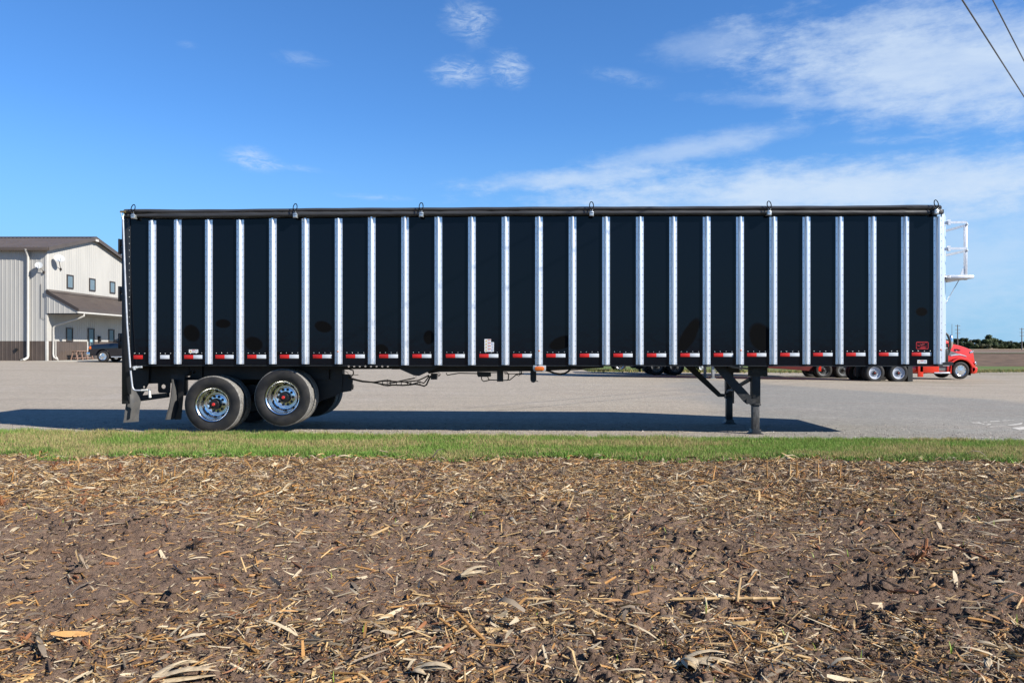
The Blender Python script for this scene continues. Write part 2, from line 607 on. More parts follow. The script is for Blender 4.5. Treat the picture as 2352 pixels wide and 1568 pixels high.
def T(px, py, yl=0.0):
    """trailer coordinates (along, up) of the point seen at a pixel in the trailer's lengthwise plane yl"""
    d = Vector(((px - CX) / F, 1.0, 0))
    t = (yl + TO.dot(TN)) / d.dot(TN)
    return (d * t - TO).dot(TA), CAMZ + (HOR - py) / F * t


def P3(px, py, yl):
    X, Z = T(px, py, yl)
    return (X, yl, Z)


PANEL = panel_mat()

# ================================================================== the long grain trailer
def c3(x, y):
    return ((460 + x / 2.352) / 1.7415, (1370 + y / 2.352) / 1.7415)


def c4p(x, y):
    return ((1300 + x / 2.352) / 1.7415, (1370 + y / 2.352) / 1.7415)


def c5(x, y):
    return ((2100 + x / 2.352) / 1.7415, (1370 + y / 2.352) / 1.7415)


def c8(x, y):
    return ((460 + x / 3.92) / 1.7415, (1300 + y / 3.92) / 1.7415)


def cp(x, y):
    return ((3640 + x / 4.48) / 1.7415, (800 + y / 4.48) / 1.7415)


def poly(conv, pts, yl):
    return [T(*conv(*p), yl) for p in pts]


GT = empty('grain_trailer', 'long black grain trailer with silver ribs, standing unhitched on the gravel', 'trailer', TO, TH)
WID = 2.56
Z_BOT = T(1176, 838.5)[1]
Z_TOP = T(1176, 490)[1]
X_REAR = T(283, 800)[0]
X_NOSE = T(2166, 800)[0]
POSTS = [350.5, 408.5, 480, 552, 627, 702, 778, 854, 930.5, 1007, 1084, 1161, 1238, 1315, 1392, 1469.5, 1546, 1623, 1699.5, 1776, 1852, 1928, 2003.5, 2078.5, 2154]
PX = [T(p, 700)[0] for p in POSTS]

# side panels between the posts, each a sheet of its own, lapped behind the posts
edges = [T(300, 700)[0]] + PX
for i in range(len(edges) - 1):
    x0, x1 = edges[i] + (0.0 if i == 0 else 0.012), edges[i + 1] - 0.012
    zb = Z_BOT + (0.012 if i < 8 else 0.0)
    b = MB()
    nz = 6
    wob = [(random.uniform(-0.002, 0.002)) for _ in range(nz + 1)]
    rows = []
    for k in range(nz + 1):
        z = zb + (Z_TOP - zb) * k / nz
        rows.append([(x0, 0.0, z), ((x0 + x1) / 2, wob[k] * 0.8, z), (x1, 0.0, z), (x1, 0.02, z), (x0, 0.02, z)])
    b.loft(rows)
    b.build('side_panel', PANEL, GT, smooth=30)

# the box behind the panels
b = MB()
b.box((X_REAR + 0.02, WID - 0.02, Z_BOT), (X_NOSE, WID, Z_TOP + 0.05))
b.build('far_side_wall', BLACK_SEMI, GT)
b = MB().box((X_REAR + 0.03, 0.03, Z_BOT + 0.0), (X_NOSE + 0.2, WID - 0.03, Z_BOT + 0.06))
b.build('floor', BLACK, GT)
b = MB()
for k in range(46):                                   # cross members under the floor
    x = X_REAR + 0.4 + k * 0.318
    b.box((x, 0.06, Z_BOT - 0.018), (x + 0.05, WID - 0.06, Z_BOT - 0.003))
b.build('cross_members', BLACK, GT, kind='stuff')
b = MB().box((X_REAR + 0.06, 0.03, Z_BOT + 0.07), (X_REAR + 0.1, WID - 0.03, Z_TOP - 0.05))
b.build('tailgate', BLACK_SEMI, GT)

# bottom side rail and its screw heads
b = MB().box((X_REAR + 0.14, -0.006, Z_BOT - 0.017), (X_NOSE, 0.028, Z_BOT - 0.002))
b.build('bottom_rail', BLACK_SEMI, GT)

# posts: extruded channel with two flanges and a round nose, riveted along both flanges
def post_profile(w=0.069, nose=0.052):
    p = [(-w, 0.0), (-w, -0.007), (-0.040, -0.007)]
    for k in range(9):
        t = math.pi * k / 8
        p.append((-0.034 * math.cos(t), -0.010 - nose * math.sin(t)))
    p += [(0.040, -0.007), (w, -0.007), (w, 0.0)]
    return p


def make_post(x, zt, zb, w=0.069, nose=0.052, dotted=True):
    prof = post_profile(w, nose)
    b = MB()
    b.loft([[(x + px, y, z) for px, y in prof] for z in (zb, zb + (zt - zb) * .5, zt)])
    po = b.build('side_post', ALU, GT, smooth=35)
    r = MB()
    zs = [zt - 0.06 - k * 0.123 for k in range(int((zt - zb - 0.62) / 0.123) + 1)]
    zs += [zb + q for q in (0.56, 0.44, 0.34, 0.24, 0.12, 0.025) if zb + q < zs[-1] - 0.05]
    for z in zs:
        for s in (-1, 1):
            xx = x + s * (w - 0.014)
            r.prism([(xx - 0.006, z), (xx - .004, z - .005), (xx + .004, z - .005), (xx + 0.006, z), (xx + .004, z + .005), (xx - .004, z + .005)], -0.0125, -0.004)
    r.build('rivets', STEEL_DK, po, kind='stuff')
    return po


for i, x in enumerate(PX):
    zt = T(POSTS[i], 507 if i == 0 else (505 if i < 4 else (502 if i < 7 else 498.5)))[1]
    zb = T(POSTS[i], 835.7 if i < 8 else 838.2 - 2.6 * (i - 8) / 16)[1]
    last = i == len(PX) - 1
    po = make_post(x, zt, zb, 0.078 if last else 0.069, 0.06 if last else 0.052)
    if i in (6, 12, 18, 24):                            # small amber clearance lights
        X, Z = T(POSTS[i] + (3 if last else 0), 807 - 4 * (i - 6) / 18)
        MB().ball((X, -0.064, Z), 0.016, 8, 5, (1, 0.6, 1)).build('clearance_light', AMBER, po, smooth=True)

# corner post at the rear with its line of bright screws
b = MB().box((X_REAR + 0.015, -0.02, T(300, 905)[1]), (edges[0], 0.03, T(300, 500)[1]))
cpst = b.build('rear_corner_post', BLACK_SEMI, GT, bevel=0.006)
r = MB()
for k in range(26):
    X, Z = T(299.5 + 0.9 * (k % 2) * 0, 529.5 + k * 15.3)
    if Z < Z_BOT + 0.05:
        break
    r.ball((X - 0.012, -0.021, Z), 0.009, 6, 4)
r.build('screw_heads', ZINC, cpst, kind='stuff')

# reflective tape and screws in every bay
for i in range(len(edges) - 1):
    mid = T(321, 820)[0] - 0.01 if i == 0 else (edges[i] + edges[i + 1]) / 2
    pxm = [317.5][0] if i == 0 else (POSTS[i - 1] + POSTS[i]) / 2
    t = (pxm - 300) / 1850
    z0 = T(pxm, 824.3 - 7.3 * t)[1]
    z1 = T(pxm, 815.6 - 6.3 * t)[1]
    if i == 0:
        X0, X1 = T(307, 820)[0], T(328, 820)[0]
        MB().box((X0, -0.004, z0), (X1, -0.001, z1)).build('red_reflector', REFL_R, GT, bevel=0.001)
    elif i == 1:
        X0, X1 = T(368, 820)[0], T(389.3, 820)[0]
        MB().box((X0, -0.004, z0), (X1, -0.001, z1)).build('white_reflector', REFL_W, GT, bevel=0.001)
    else:
        MB().box((mid - 0.171, -0.004, z0), (mid - 0.0006, -0.001, z1)).build('red_reflector', REFL_R, GT, bevel=0.001)
        MB().box((mid + 0.0006, -0.004, z0), (mid + 0.175, -0.001, z1)).build('white_reflector', REFL_W, GT, bevel=0.001)
    r = MB()
    zz_ = T(pxm, 811.5 - 5.4 * t)[1]
    for dx in ((-0.09, 0.0, 0.1) if i < 2 else (-0.155, -0.055, 0.05, 0.155)):
        r.ball((mid + dx, -0.003, zz_ + random.uniform(-.003, .003)), 0.0105, 6, 4)
    r.build('screw_heads', ZINC, GT, kind='stuff')

# tarp: folded edge over the top, and the rolled tube hanging just below it
def tarp_y(px):
    return np.interp(px, [290, 420, 560, 700, 930, 1176, 1500, 1800, 1900, 2000, 2080, 2158], [480, 480.5, 479.5, 478, 476.3, 475, 473.5, 472.6, 472.2, 471.4, 470.2, 470.4])


xs_px = list(np.linspace(288.5, 2158, 130))
secs = []
for k, px in enumerate(xs_px):
    zt = T(px, tarp_y(px) + 0.25 * math.sin(px * .05) + 0.3 * math.sin(px * .013 + 1))[1]
    x = T(px, 480)[0]
    wv_ = 0.006 * math.sin(px * 0.09 + math.sin(px * 0.021) * 3) + 0.004 * math.sin(px * .21)
    if px > 1780:
        wv_ += 0.016 * max(0, math.sin((px - 1780) * 0.017)) * math.sin(px * 0.03 + 2)
    lo_ = np.interp(px, [288, 420, 700, 1176, 1750, 2160], [-0.105, -0.098, -0.108, -0.118, -0.112, -0.100])
    secs.append([(x, 1.3, zt + 0.05), (x, 0.18, zt + 0.005), (x, 0.02, zt), (x, -0.05 + wv_, zt - 0.018), (x, -0.085 + wv_, zt - 0.05), (x, -0.075 + wv_, zt - 0.085),
                 (x, -0.035, zt + lo_), (x, 0.01, zt + lo_ - 0.01), (x, 0.05, zt + lo_), (x, 1.3, zt - 0.02)])
b = MB().loft(secs)
tarp = b.build('tarp', TARP, GT, smooth=50)
for o_ in (0,):
    b = MB().box((X_REAR + 0.06, 1.28, Z_TOP + 0.09), (X_NOSE, WID, Z_TOP + 0.12))
    b.build('tarp_far_half', TARP, GT)
secs = []
for px in xs_px:
    if px > 2143:
        break
    x = T(px, 490)[0]
    zc = T(px, np.interp(px, [288, 420, 700, 1176, 1750, 2160], [496.6, 497.0, 493.5, 490.6, 489.6, 489.2]))[1]
    rr = np.interp(px, [286, 300, 420, 700, 1176, 1700, 2143], [0.028, 0.034, 0.056, 0.056, 0.047, 0.046, 0.046]) + 0.0025 * math.sin(px * 0.11) + 0.002 * math.sin(px * .037)
    secs.append([(x, -0.045 + rr * math.cos(t), zc + rr * math.sin(t)) for t in [2 * math.pi * k / 14 for k in range(14)]])
b = MB().loft(secs)
b.build('tarp_roll', TARP, GT, smooth=60)
b = MB().box((X_REAR + 0.05, -0.028, T(1176, 496)[1]), (X_NOSE, 0.03, Z_TOP + 0.03))
b.build('top_rail', BLACK_SEMI, GT)

# tarp clips: zinc bracket with a rubber loop standing above the tarp
LOOPM = M('matt_black_rubber', (0.006, 0.006, 0.006), None, 9, 0.9, spec=0.08)
for px in (313.5, 682.5, 969.5, 1357.5, 1762, 2142.5):
    X, Z = T(px, tarp_y(px) + 18.5)
    cl_ = MB()
    cl_.prism([(X - 0.035, Z - 0.05), (X + 0.035, Z - 0.055), (X + 0.040, Z + 0.02), (X + 0.018, Z + 0.045), (X - 0.018, Z + 0.045), (X - 0.038, Z + 0.02)], -0.135, -0.128)
    cl_.box((X - 0.030, -0.146, Z - 0.045), (X + 0.030, -0.134, Z - 0.005))
    cl_.box((X - 0.036, -0.150, Z + 0.008), (X + 0.036, -0.134, Z + 0.018))
    cl_.box((X - 0.022, -0.15, Z + 0.052), (X + 0.022, -0.128, Z + 0.068))
    cl_.box((X - 0.038, -0.13, Z - 0.052), (X - 0.032, -0.05, Z + 0.02))
    cl_.box((X + 0.032, -0.13, Z - 0.052), (X + 0.038, -0.05, Z + 0.02))
    co_ = cl_.build('tarp_clip', ZINC, GT, bevel=0.002)
    pts = []
    for k in range(17):
        t = -math.pi / 2 + 2 * math.pi * k / 16
        wd = 0.036 if math.sin(t) > -0.3 else 0.036 * (1 - 0.75 * (-0.3 - math.sin(t)) / 0.7)
        pts.append((X + wd * math.cos(t), -0.125 + 0.03 * math.sin(t), Z + 0.135 + 0.078 * math.sin(t)))
    MB().tube(pts, 0.0085, 6).build('rubber_loop', LOOPM, co_, smooth=True)
    if px > 2100:
        X2 = T(2151, 480)[0]
        MB().prism([T(2143, 493), T(2160, 491), T(2158, 484), T(2150, 481), T(2141, 485)], -0.11, -0.04).build('gathered_tarp_end', TARP, GT, bevel=0.01)

# tarp crank: brass joint, long tube, bend and white grip
yl = -0.10
cr = MB()
pts = [P3(*c8(190 - 60, 0 - 3150 / 4), yl)]
pts = [P3(282.3, 500, yl), P3(286.6, 620, yl), P3(292, 746.5, yl), P3(*c8(240, 680), yl), P3(*c8(262, 880), yl), P3(*c8(272, 965), yl), P3(*c8(288, 1005), yl), P3(*c8(318, 1024), yl), P3(*c8(415, 1024), yl)]
cr.tube(pts, 0.017, 10)
ck = cr.build('tarp_crank', CRANK, GT, smooth=50)
MB().tube([P3(*c8(412, 1024), yl), P3(*c8(515, 1018), yl)], 0.0215, 10).build('crank_sleeve', WHITE_P, ck, smooth=50)
MB().tube([P3(*c8(510, 1018), yl), P3(*c8(560, 1016), yl)], 0.016, 8).build('crank_elbow', ZINC, ck, smooth=50)
MB().tube([P3(*c8(543, 1020), yl), P3(*c8(541, 1060), yl), P3(*c8(549, 1136), yl)], 0.020, 10, r2=0.026).build('crank_grip', WHITE_P, ck, smooth=50)
jb = MB()
jb.tube([P3(276.5, 486.5, yl), P3(288, 486.5, yl)], 0.022, 10)
jb.build('universal_joint', BRASS, ck, smooth=50)
jb = MB()
jb.tube([P3(277.5, 488, yl - .02), P3(281, 500.5, yl)], 0.008, 6)
jb.tube([P3(285.5, 488, yl + .02), P3(282.5, 500.5, yl)], 0.008, 6)
jb.tube([P3(281, 498, yl), P3(282.6, 504, yl)], 0.021, 8)
jb.build('joint_yoke', ZINC, ck, smooth=50)
hold = MB()
hold.tube([P3(*c8(282, 672), -0.09), P3(*c8(345, 662), -0.07)], 0.030, 8)
hold.tube([P3(*c8(300, 650), -0.09), P3(*c8(304, 700), -0.09)], 0.026, 8)
hold.tube([P3(*c8(345, 662), -0.07), P3(*c8(428, 655), -0.05)], 0.020, 8)
hold.tube([P3(*c8(408, 645), -0.06), P3(*c8(410, 668), -0.06)], 0.020, 8)
hold.build('crank_holder', M('pale_zinc_casting', (0.66, 0.69, 0.70), (0.52, 0.55, 0.56), 30, 0.45, 0.4), GT, smooth=40)
MB().box((T(*c8(232, 700), -0.1)[0], -0.13, T(*c8(232, 700), -0.1)[1]), (T(*c8(272, 664), -0.1)[0], -0.07, T(*c8(272, 664), -0.1)[1])).build('crank_keeper', HOSE, GT, bevel=0.004)

# rear door edge and hinges, marker light
xa, xb = T(279.5, 800)[0], T(293, 800)[0]
MB().box((xa, 0.0, T(286, 927.5)[1]), (xb, 0.09, T(286, 497)[1])).build('rear_frame_post', BLACK_SEMI, GT, bevel=0.006)
MB().box((xa, WID - .09, T(286, 927.5)[1]), (xb, WID, Z_TOP)).build('rear_frame_post', BLACK_SEMI, GT, bevel=0.006)
MB().box((xa, 0.1, Z_BOT - .08), (xa + 0.05, WID - 0.1, Z_TOP - 0.03)).build('rear_door', BLACK_SEMI, GT, bevel=0.004)
for (ya, yb_) in ((548, 583), (657, 691.5), (765, 800)):
    hX0, hX1 = T(269.6, 800)[0], xa + 0.03
    z0, z1 = T(270, yb_)[1], T(270, ya)[1]
    h = MB()
    h.box((hX0, 0.02, z0), (hX0 + 0.03, 0.10, z1))
    zm = (z0 + z1) / 2
    for (q0, q1) in ((z0 + .005, zm - 0.008), (zm + 0.008, z1 - .005)):
        h.box((hX0 + 0.02, 0.03, q0), (hX1, 0.08, q1))
    h.build('door_hinge', BLACK, GT, bevel=0.004)
X, Z = T(*c8(148, 436))
MB().ball((X, -0.003, Z), 0.018, 8, 5, (1, .5, 1)).build('side_marker', RED_L, GT, smooth=True)

# rear under-frame: cut plates, bumper tube
def plate(name, pts, conv, y0, y1, mat=BLACK, parent=GT, holes=()):
    """an extruded plate; holes are (x, y, radius) in the same pixels"""
    if not holes:
        return MB().prism(poly(conv, pts, y0), y0, y1).build(name, mat, parent)
    bm = bmesh.new()
    loops = [poly(conv, pts, y0)]
    for hx, hy, hr in holes:
        c = T(*conv(hx, hy), y0)
        rr = abs(T(*conv(hx + hr, hy), y0)[0] - c[0])
        loops.append([(c[0] + rr * math.cos(2 * math.pi * k / 14), c[1] + rr * math.sin(2 * math.pi * k / 14)) for k in range(14)])
    es = []
    for lp in loops:
        vs = [bm.verts.new((p[0], y0, p[1])) for p in lp]
        es += [bm.edges.new((vs[i], vs[(i + 1) % len(vs)])) for i in range(len(vs))]
    bmesh.ops.triangle_fill(bm, use_beauty=True, use_dissolve=False, edges=es)
    r = bmesh.ops.extrude_face_region(bm, geom=bm.faces[:])
    bmesh.ops.translate(bm, verts=[v for v in r['geom'] if isinstance(v, bmesh.types.BMVert)], vec=(0, y1 - y0, 0))
    bmesh.ops.recalc_face_normals(bm, faces=bm.faces)
    me = bpy.data.meshes.new(name)
    bm.to_mesh(me)
    bm.free()
    me.materials.append(mat)
    return link(name, me, parent)


plate('rear_gusset', [(205, 640), (540, 640), (522, 922), (480, 1000), (430, 1095), (388, 1150), (345, 1040), (285, 930), (205, 900)], c8, 0.62, 0.64, holes=((452, 970, 18),))
plate('hanger_plate', [(672, 640), (880, 640), (860, 1060), (690, 1062), (672, 1030)], c8, 0.62, 0.64, holes=((758, 962, 35),))
plate('frame_web', [(480, 640), (960, 640), (960, 905), (522, 918)], c8, 0.66, 0.70)
plate('bumper_tube', [(375, 1104), (818, 1062), (818, 1136), (395, 1192)], c8, 0.45, 0.55, WORN)
plate('spring_hanger', [(520, 195), (700, 195), (705, 258), (632, 328), (640, 352), (520, 350)], c3, 0.60, 0.68)
plate('slider_plate', [(690, 195), (820, 195), (820, 352), (632, 352), (632, 330), (700, 322), (722, 300), (725, 258), (690, 258)], c3, 0.60, 0.66, holes=((747, 277, 15), ))
plate('slider_beam', [(780, 195), (2010, 195), (2010, 345), (1000, 345), (780, 330)], c3, 0.64, 0.72)
b = MB().box((X_REAR + .1, WID - .70, Z_BOT - 0.27), (T(800, 850, 1.9)[0] - 0.5, WID - 0.64, Z_BOT - 0.05))
b.build('far_frame_web', BLACK, GT)
# perforated slider rail
def chole(x):
    return (1300 + x / 4.704) / 1.7415, (1430 + 157 / 4.704) / 1.7415


pts = [(700, 832.3), (925, 832.3), (925, 847.2), (700, 847.8)]
plate('slider_rail', pts, lambda a, b_: (a, b_), 0.58, 0.585,
      holes=[(chole(x)[0], chole(x)[1], 2.55) for x in (445, 548, 655, 760, 865, 970, 1076, 1182)])
plate('king_rail', [(917, 836), (1002, 838), (1010, 841), (962.5, 863), (950.5, 862), (917.5, 847.3)], lambda a, b_: (a, b_), 0.30, 0.34, BLACK_SEMI)
plate('frame_rail', [(1000, 836), (1386.5, 836), (1386.5, 844.6), (1252, 851.6), (1200, 852.6), (1010, 853.8), (985, 858), (975, 846)], lambda a, b_: (a, b_), 0.55, 0.63, BLACK)
plate('frame_rail', [(900, 836), (1380, 836), (1380, 843), (1200, 848), (900, 848)], lambda a, b_: (a, b_), 1.85, 1.92, BLACK)
plate('upper_coupler', [(1700, 836), (2166, 834), (2166, 838.5), (1700, 840.5)], lambda a, b_: (a, b_), 0.3, 2.2, BLACK)

# suspension mass in front of the wheels
sx = lambda x, y, yl: P3(*c3(x, y), yl)
plate('suspension_hanger', [(1900, 240), (2140, 245), (2140, 330), (2130, 470), (2060, 500), (1900, 560)], c3, 0.72, 0.9, BLACK)
b = MB().lathe([(0.0, -0.11), (.1, -.11), (.115, -.09), (.115, -.03), (.1, 0), (.115, .03), (.115, .09), (.1, .11), (0, .11)], 16, P3(*c3(2070, 400), 0.9), ax=2)
b.build('air_spring', HOSE, GT, smooth=40)
for q in ((2165, 385, .075), (2200, 415, .055)):
    b = MB().tube([P3(*c3(q[0] - 95, q[1] - 5), 0.85), P3(*c3(q[0] + 40, q[1]), 0.85)], q[2], 14)
    b.build('brake_chamber', BLACK, GT, smooth=50)
plate('brake_bracket', [(2085, 290), (2210, 300), (2235, 360), (2220, 455), (2120, 470)], c3, 0.75, 0.80, BLACK)
for pts_ in (([(2130, 250), (2200, 248), (2240, 262), (2245, 290), (2225, 318), (2180, 325)]), ([(2120, 300), (2190, 305), (2290, 302)]), ([(2160, 268), (2190, 280), (2195, 300)])):
    MB().tube([P3(*c3(*p), 0.8) for p in pts_], 0.012 if len(pts_) > 3 else 0.006, 6).build('air_line', HOSE, GT, smooth=60)
X0, _ = T(487, 929, 0.03)
X1, _ = T(648, 913, 0.03)
Z0 = T(487, 929, 0.03)[1]
Z1 = T(648, 913, 0.03)[1]
for Xc, Zc in ((X0, Z0), (X1, Z1)):
    MB().tube([(Xc, 0.3, Zc), (Xc, WID - 0.3, Zc)], 0.075, 12).build('axle', BLACK, GT, smooth=50)
    b = MB().prism([(Xc - 0.12, Zc - .02), (Xc - .1, Zc + .12), (Xc + 0.5, Zc + 0.34), (Xc + 0.62, Zc + .30), (Xc + .6, Zc + .22), (Xc + .12, Zc - .08)], 0.74, 0.84)
    b.build('trailing_arm', BLACK, GT)
    b2 = MB().prism([(Xc - 0.12, Zc - .02), (Xc - .1, Zc + .12), (Xc + 0.5, Zc + 0.34), (Xc + 0.62, Zc + .30), (Xc + .6, Zc + .22), (Xc + .12, Zc - .08)], WID - 0.84, WID - 0.74)
    b2.build('trailing_arm', BLACK, GT)

# ---- wheels
def tyre_profile(Rr, wd, rim):
    h = wd / 2
    return [(rim, -h * .62), (rim + .010, -h * .72), (rim + (Rr - rim) * .25, -h * .94), (rim + (Rr - rim) * .5, -h), (rim + (Rr - rim) * .72, -h * .965), (Rr - .035, -h * .88), (Rr - .016, -h * .82), (Rr - .003, -h * .76),
            (Rr, -h * .70), (Rr, -h * .40), (Rr - .011, -h * .385), (Rr - .011, -h * .345), (Rr, -h * .33), (Rr, -h * .03), (Rr - .011, -h * .02), (Rr - .011, h * .02), (Rr, h * .03),
            (Rr, h * .33), (Rr - .011, h * .345), (Rr - .011, h * .385), (Rr, h * .40), (Rr, h * .70), (Rr - .003, h * .76), (Rr - .016, h * .82), (Rr - .035, h * .88), (rim + (Rr - rim) * .5, h), (rim + .01, h * .72), (rim, h * .62)]


def make_tyre(name, Rr, wd, rim, c, parent, n=64):
    prof = tyre_profile(Rr, wd, rim)
    b = MB().lathe(prof, n, c)
    me = b.mesh(name, [RUBBER, TREAD], smooth=50)
    for p in me.polygons:
        rr_ = math.hypot(p.center.x - c[0], p.center.z - c[2])
        if rr_ > Rr - 0.014:
            p.material_index = 1
    return link(name, me, parent)


def dual_outer(Xc, Zc, y0, parent, rot=0.0):
    """outer wheel of a pair, its face at y0, the polished rim dished deep"""
    wd = 0.275
    wh = make_tyre('tyre', 0.53, wd, 0.300, (Xc, y0 + wd / 2, Zc), parent)
    wh.name = 'wheel'
    rim = MB().lathe([(0.304, 0.060), (0.317, 0.030), (0.320, 0.020), (0.314, 0.012), (0.304, 0.016), (0.292, 0.030), (0.283, 0.060), (0.276, 0.095), (0.272, 0.13), (0.262, 0.165), (0.236, 0.198), (0.205, 0.214), (0.190, 0.208), (0.182, 0.200), (0.100, 0.200)], 64, (Xc, y0, Zc))
    ro = rim.build('rim', CHROME, wh, smooth=60)
    hb = MB().lathe([(0.102, 0.205), (0.106, 0.185), (0.104, 0.150), (0.096, 0.145), (0.096, 0.10), (0.088, 0.09), (0.046, 0.088), (0.044, 0.070), (0.030, 0.066), (0.0, 0.066)], 28, (Xc, y0, Zc))
    for k in range(8):
        t = 2 * math.pi * k / 8 + 0.2
        hb.lathe([(0, 0.080), (0.007, 0.081), (0.008, 0.09)], 6, (Xc + 0.07 * math.cos(t), y0, Zc + 0.07 * math.sin(t)))
    hb.build('hub', HUBBLK, wh, smooth=45)
    MB().lathe([(0.029, 0.067), (0.029, 0.054), (0.024, 0.048), (0.0, 0.047)], 18, (Xc, y0, Zc)).build('hub_cap', CAP_R, wh, smooth=45)
    for k in range(10):
        t = 2 * math.pi * (k + 0.5) / 10 + rot
        cx_, cz_ = Xc + 0.143 * math.cos(t), Zc + 0.143 * math.sin(t)
        MB().lathe([(0.027, 0.204), (0.0265, 0.188), (0.0205, 0.184), (0.0185, 0.160), (0.012, 0.155), (0.0, 0.155)], 6, (cx_, y0, cz_)).build('lug_nut', HUBBLK, wh)
    for k in range(10):                                 # dark discs painting the shade in the web's hand holes
        t = 2 * math.pi * k / 10 + rot
        ct, st = math.cos(t), math.sin(t)
        r0, h0 = 0.247, 0.183
        e1 = Vector((-st, 0, ct))
        e2 = Vector((ct * 0.72, -0.55, st * 0.72)).normalized()
        nn = e1.cross(e2)
        if nn.y > 0:
            nn = -nn
        cc = Vector((Xc + r0 * ct, y0 + h0, Zc + r0 * st)) + nn * 0.006
        vs = [cc + e1 * 0.033 * math.cos(2 * math.pi * q / 12) + e2 * 0.030 * math.sin(2 * math.pi * q / 12) for q in range(12)]
        vs += [v - nn * 0.008 for v in vs]
        hh = MB().add(vs, [tuple(range(12))] + [(q, (q + 1) % 12, 12 + (q + 1) % 12, 12 + q) for q in range(12)])
        hh.build('hand_hole_shade', HUBBLK, ro)
    return wh


def dual_inner(Xc, Zc, y0, parent):
    wd = 0.275
    wh = make_tyre('wheel', 0.53, wd, 0.300, (Xc, y0 + wd / 2, Zc), parent)
    MB().lathe([(0.302, 0.03), (0.29, 0.05), (0.285, 0.16), (0.1, 0.17)], 32, (Xc, y0, Zc)).build('rim', HUBBLK, wh, smooth=50)
    return wh


for Xc, Zc, ro_ in ((X0, Z0, 0.25), (X1, Z1, 0.33)):
    dual_outer(Xc, Zc, 0.03, GT, ro_)
    dual_inner(Xc, Zc, 0.36, GT)
    dual_inner(Xc, Zc, WID - 0.635, GT)
    dual_inner(Xc, Zc, WID - 0.305, GT)

# mud flaps, curled a little
def flap(name, cols, mat, t_=0.012):
    """cols: list of rows, each a list of trailer points"""
    n = len(cols[0])
    vs = [Vector(p) for r_ in cols for p in r_]
    off = Vector((0.01, t_, 0))
    vs2 = [v + off for v in vs]
    fs = []
    for i in range(len(cols) - 1):
        for k in range(n - 1):
            a = i * n + k
            fs += [(a, a + 1, a + n + 1, a + n), (a + len(vs), a + n + len(vs), a + n + 1 + len(vs), a + 1 + len(vs))]
    m_ = MB().add(vs + vs2, fs)
    return m_.build(name, mat, GT, smooth=60)


rows = []
for (xl, xr, y, bulge) in ((205, 262, 905, 0), (203, 300, 940, .01), (203, 345, 1040, .03), (195, 372, 1130, .05), (180, 393, 1195, .05), (158, 375, 1310, .03), (145, 362, 1420, .01), (130, 362, 1510, 0)):
    rows.append([P3(*c8(xl + (xr - xl) * q, y + (1 - q) * 18 * (y > 1400)), 0.10 + 0.26 * q - bulge * math.sin(math.pi * q) * 1.2 - (0.03 if abs(q - .45) < .1 and y > 1150 else 0)) for q in (0, .2, .4, .5, .6, .8, 1)])
flap('mud_flap', rows, FLAP)
rows = []
for (xl, xr, y) in ((533, 588, 345), (530, 612, 420), (520, 630, 520), (505, 628, 600), (490, 620, 660), (474, 612, 724)):
    rows.append([P3(*c3(xl + (xr - xl) * q, y - 8 * q * (y > 700)), 0.06 + 0.5 * q) for q in (0, .25, .45, .55, .8, 1)])
flap('mud_flap', rows, FLAP)
plate('flap_bracket', [(525, 300), (655, 300), (655, 350), (620, 720), (560, 724), (600, 600), (590, 430), (560, 346), (530, 344)], c3, 0.30, 0.32, BLACK)

# hoses looping under the floor
HY = 0.75
def hose(pts, r=0.011, name='air_hose', conv=c4p, yl=HY, mat=HOSE):
    return MB().tube([P3(*conv(*p), yl) for p in pts], r, 6).build(name, mat, GT, smooth=60)


def ch(x, y):
    return ((1300 + x / 4.704) / 1.7415, (1430 + y / 4.704) / 1.7415)


hose([(440, 370), (560, 405), (700, 440), (880, 460), (960, 462), (1080, 440), (1190, 440), (1330, 450), (1470, 455), (1600, 445), (1750, 430), (1850, 385), (1960, 330)], 0.013, conv=ch)
hose([(440, 385), (560, 418), (700, 450), (880, 462), (970, 478), (1080, 500), (1180, 512), (1330, 515), (1470, 520), (1600, 510), (1690, 498), (1780, 510), (1865, 535), (1910, 510), (1950, 420), (1990, 340)], 0.015, conv=ch)
hose([(880, 462), (1100, 425), (1180, 412), (1250, 430)], 0.006, conv=ch)
hose([(960, 478), (1110, 525), (1190, 538), (1260, 520)], 0.006, conv=ch)
hose([(1500, 455), (1640, 500), (1780, 455), (1860, 480), (1900, 430), (1960, 345)], 0.012, conv=ch)
hose([(1195, 478), (1300, 470), (1450, 432), (1690, 382)], 0.012, 'hose_spring', conv=ch, mat=WORN)
hose([(1690, 382), (1712, 375), (1712, 340)], 0.004, 'spring_hook', conv=ch, mat=WORN)
for x, a, b_ in ((1175, 415, 530), (1348, 455, 515), (1440, 455, 518), (1555, 452, 518), (1620, 448, 508), (1752, 420, 510), (1090, 440, 500), (1240, 445, 510), (1790, 440, 510)):
    hose([(x, a), (x - 6, (a + b_) / 2), (x, b_)], 0.008, 'hose_tie', conv=ch)
plate('valve_box', [(1990, 300), (2098, 300), (2098, 412), (1990, 412)], ch, 0.7, 0.85, BLACK)
hose([(2095, 360), (2150, 345), (2172, 315), (2150, 290), (2110, 300), (2120, 325), (2160, 328)], 0.007, conv=ch)
hose([(1140, 285), (1150, 306), (1180, 300), (1260, 287), (1430, 290), (1560, 282), (1620, 280)], 0.010)
plate('relay_valve', [(1430, 275), (1558, 278), (1560, 318), (1520, 322), (1440, 322), (1430, 300)], c4p, 0.7, 0.82, BLACK)
plate('support_leg', [(1618, 262), (1676, 262), (1676, 366), (1618, 366)], c4p, 0.72, 0.80, BLACK)
hose([(1470, 318), (1476, 350), (1492, 364), (1520, 358), (1550, 350), (1690, 354), (1740, 350), (1800, 300), (1840, 292)], 0.010)
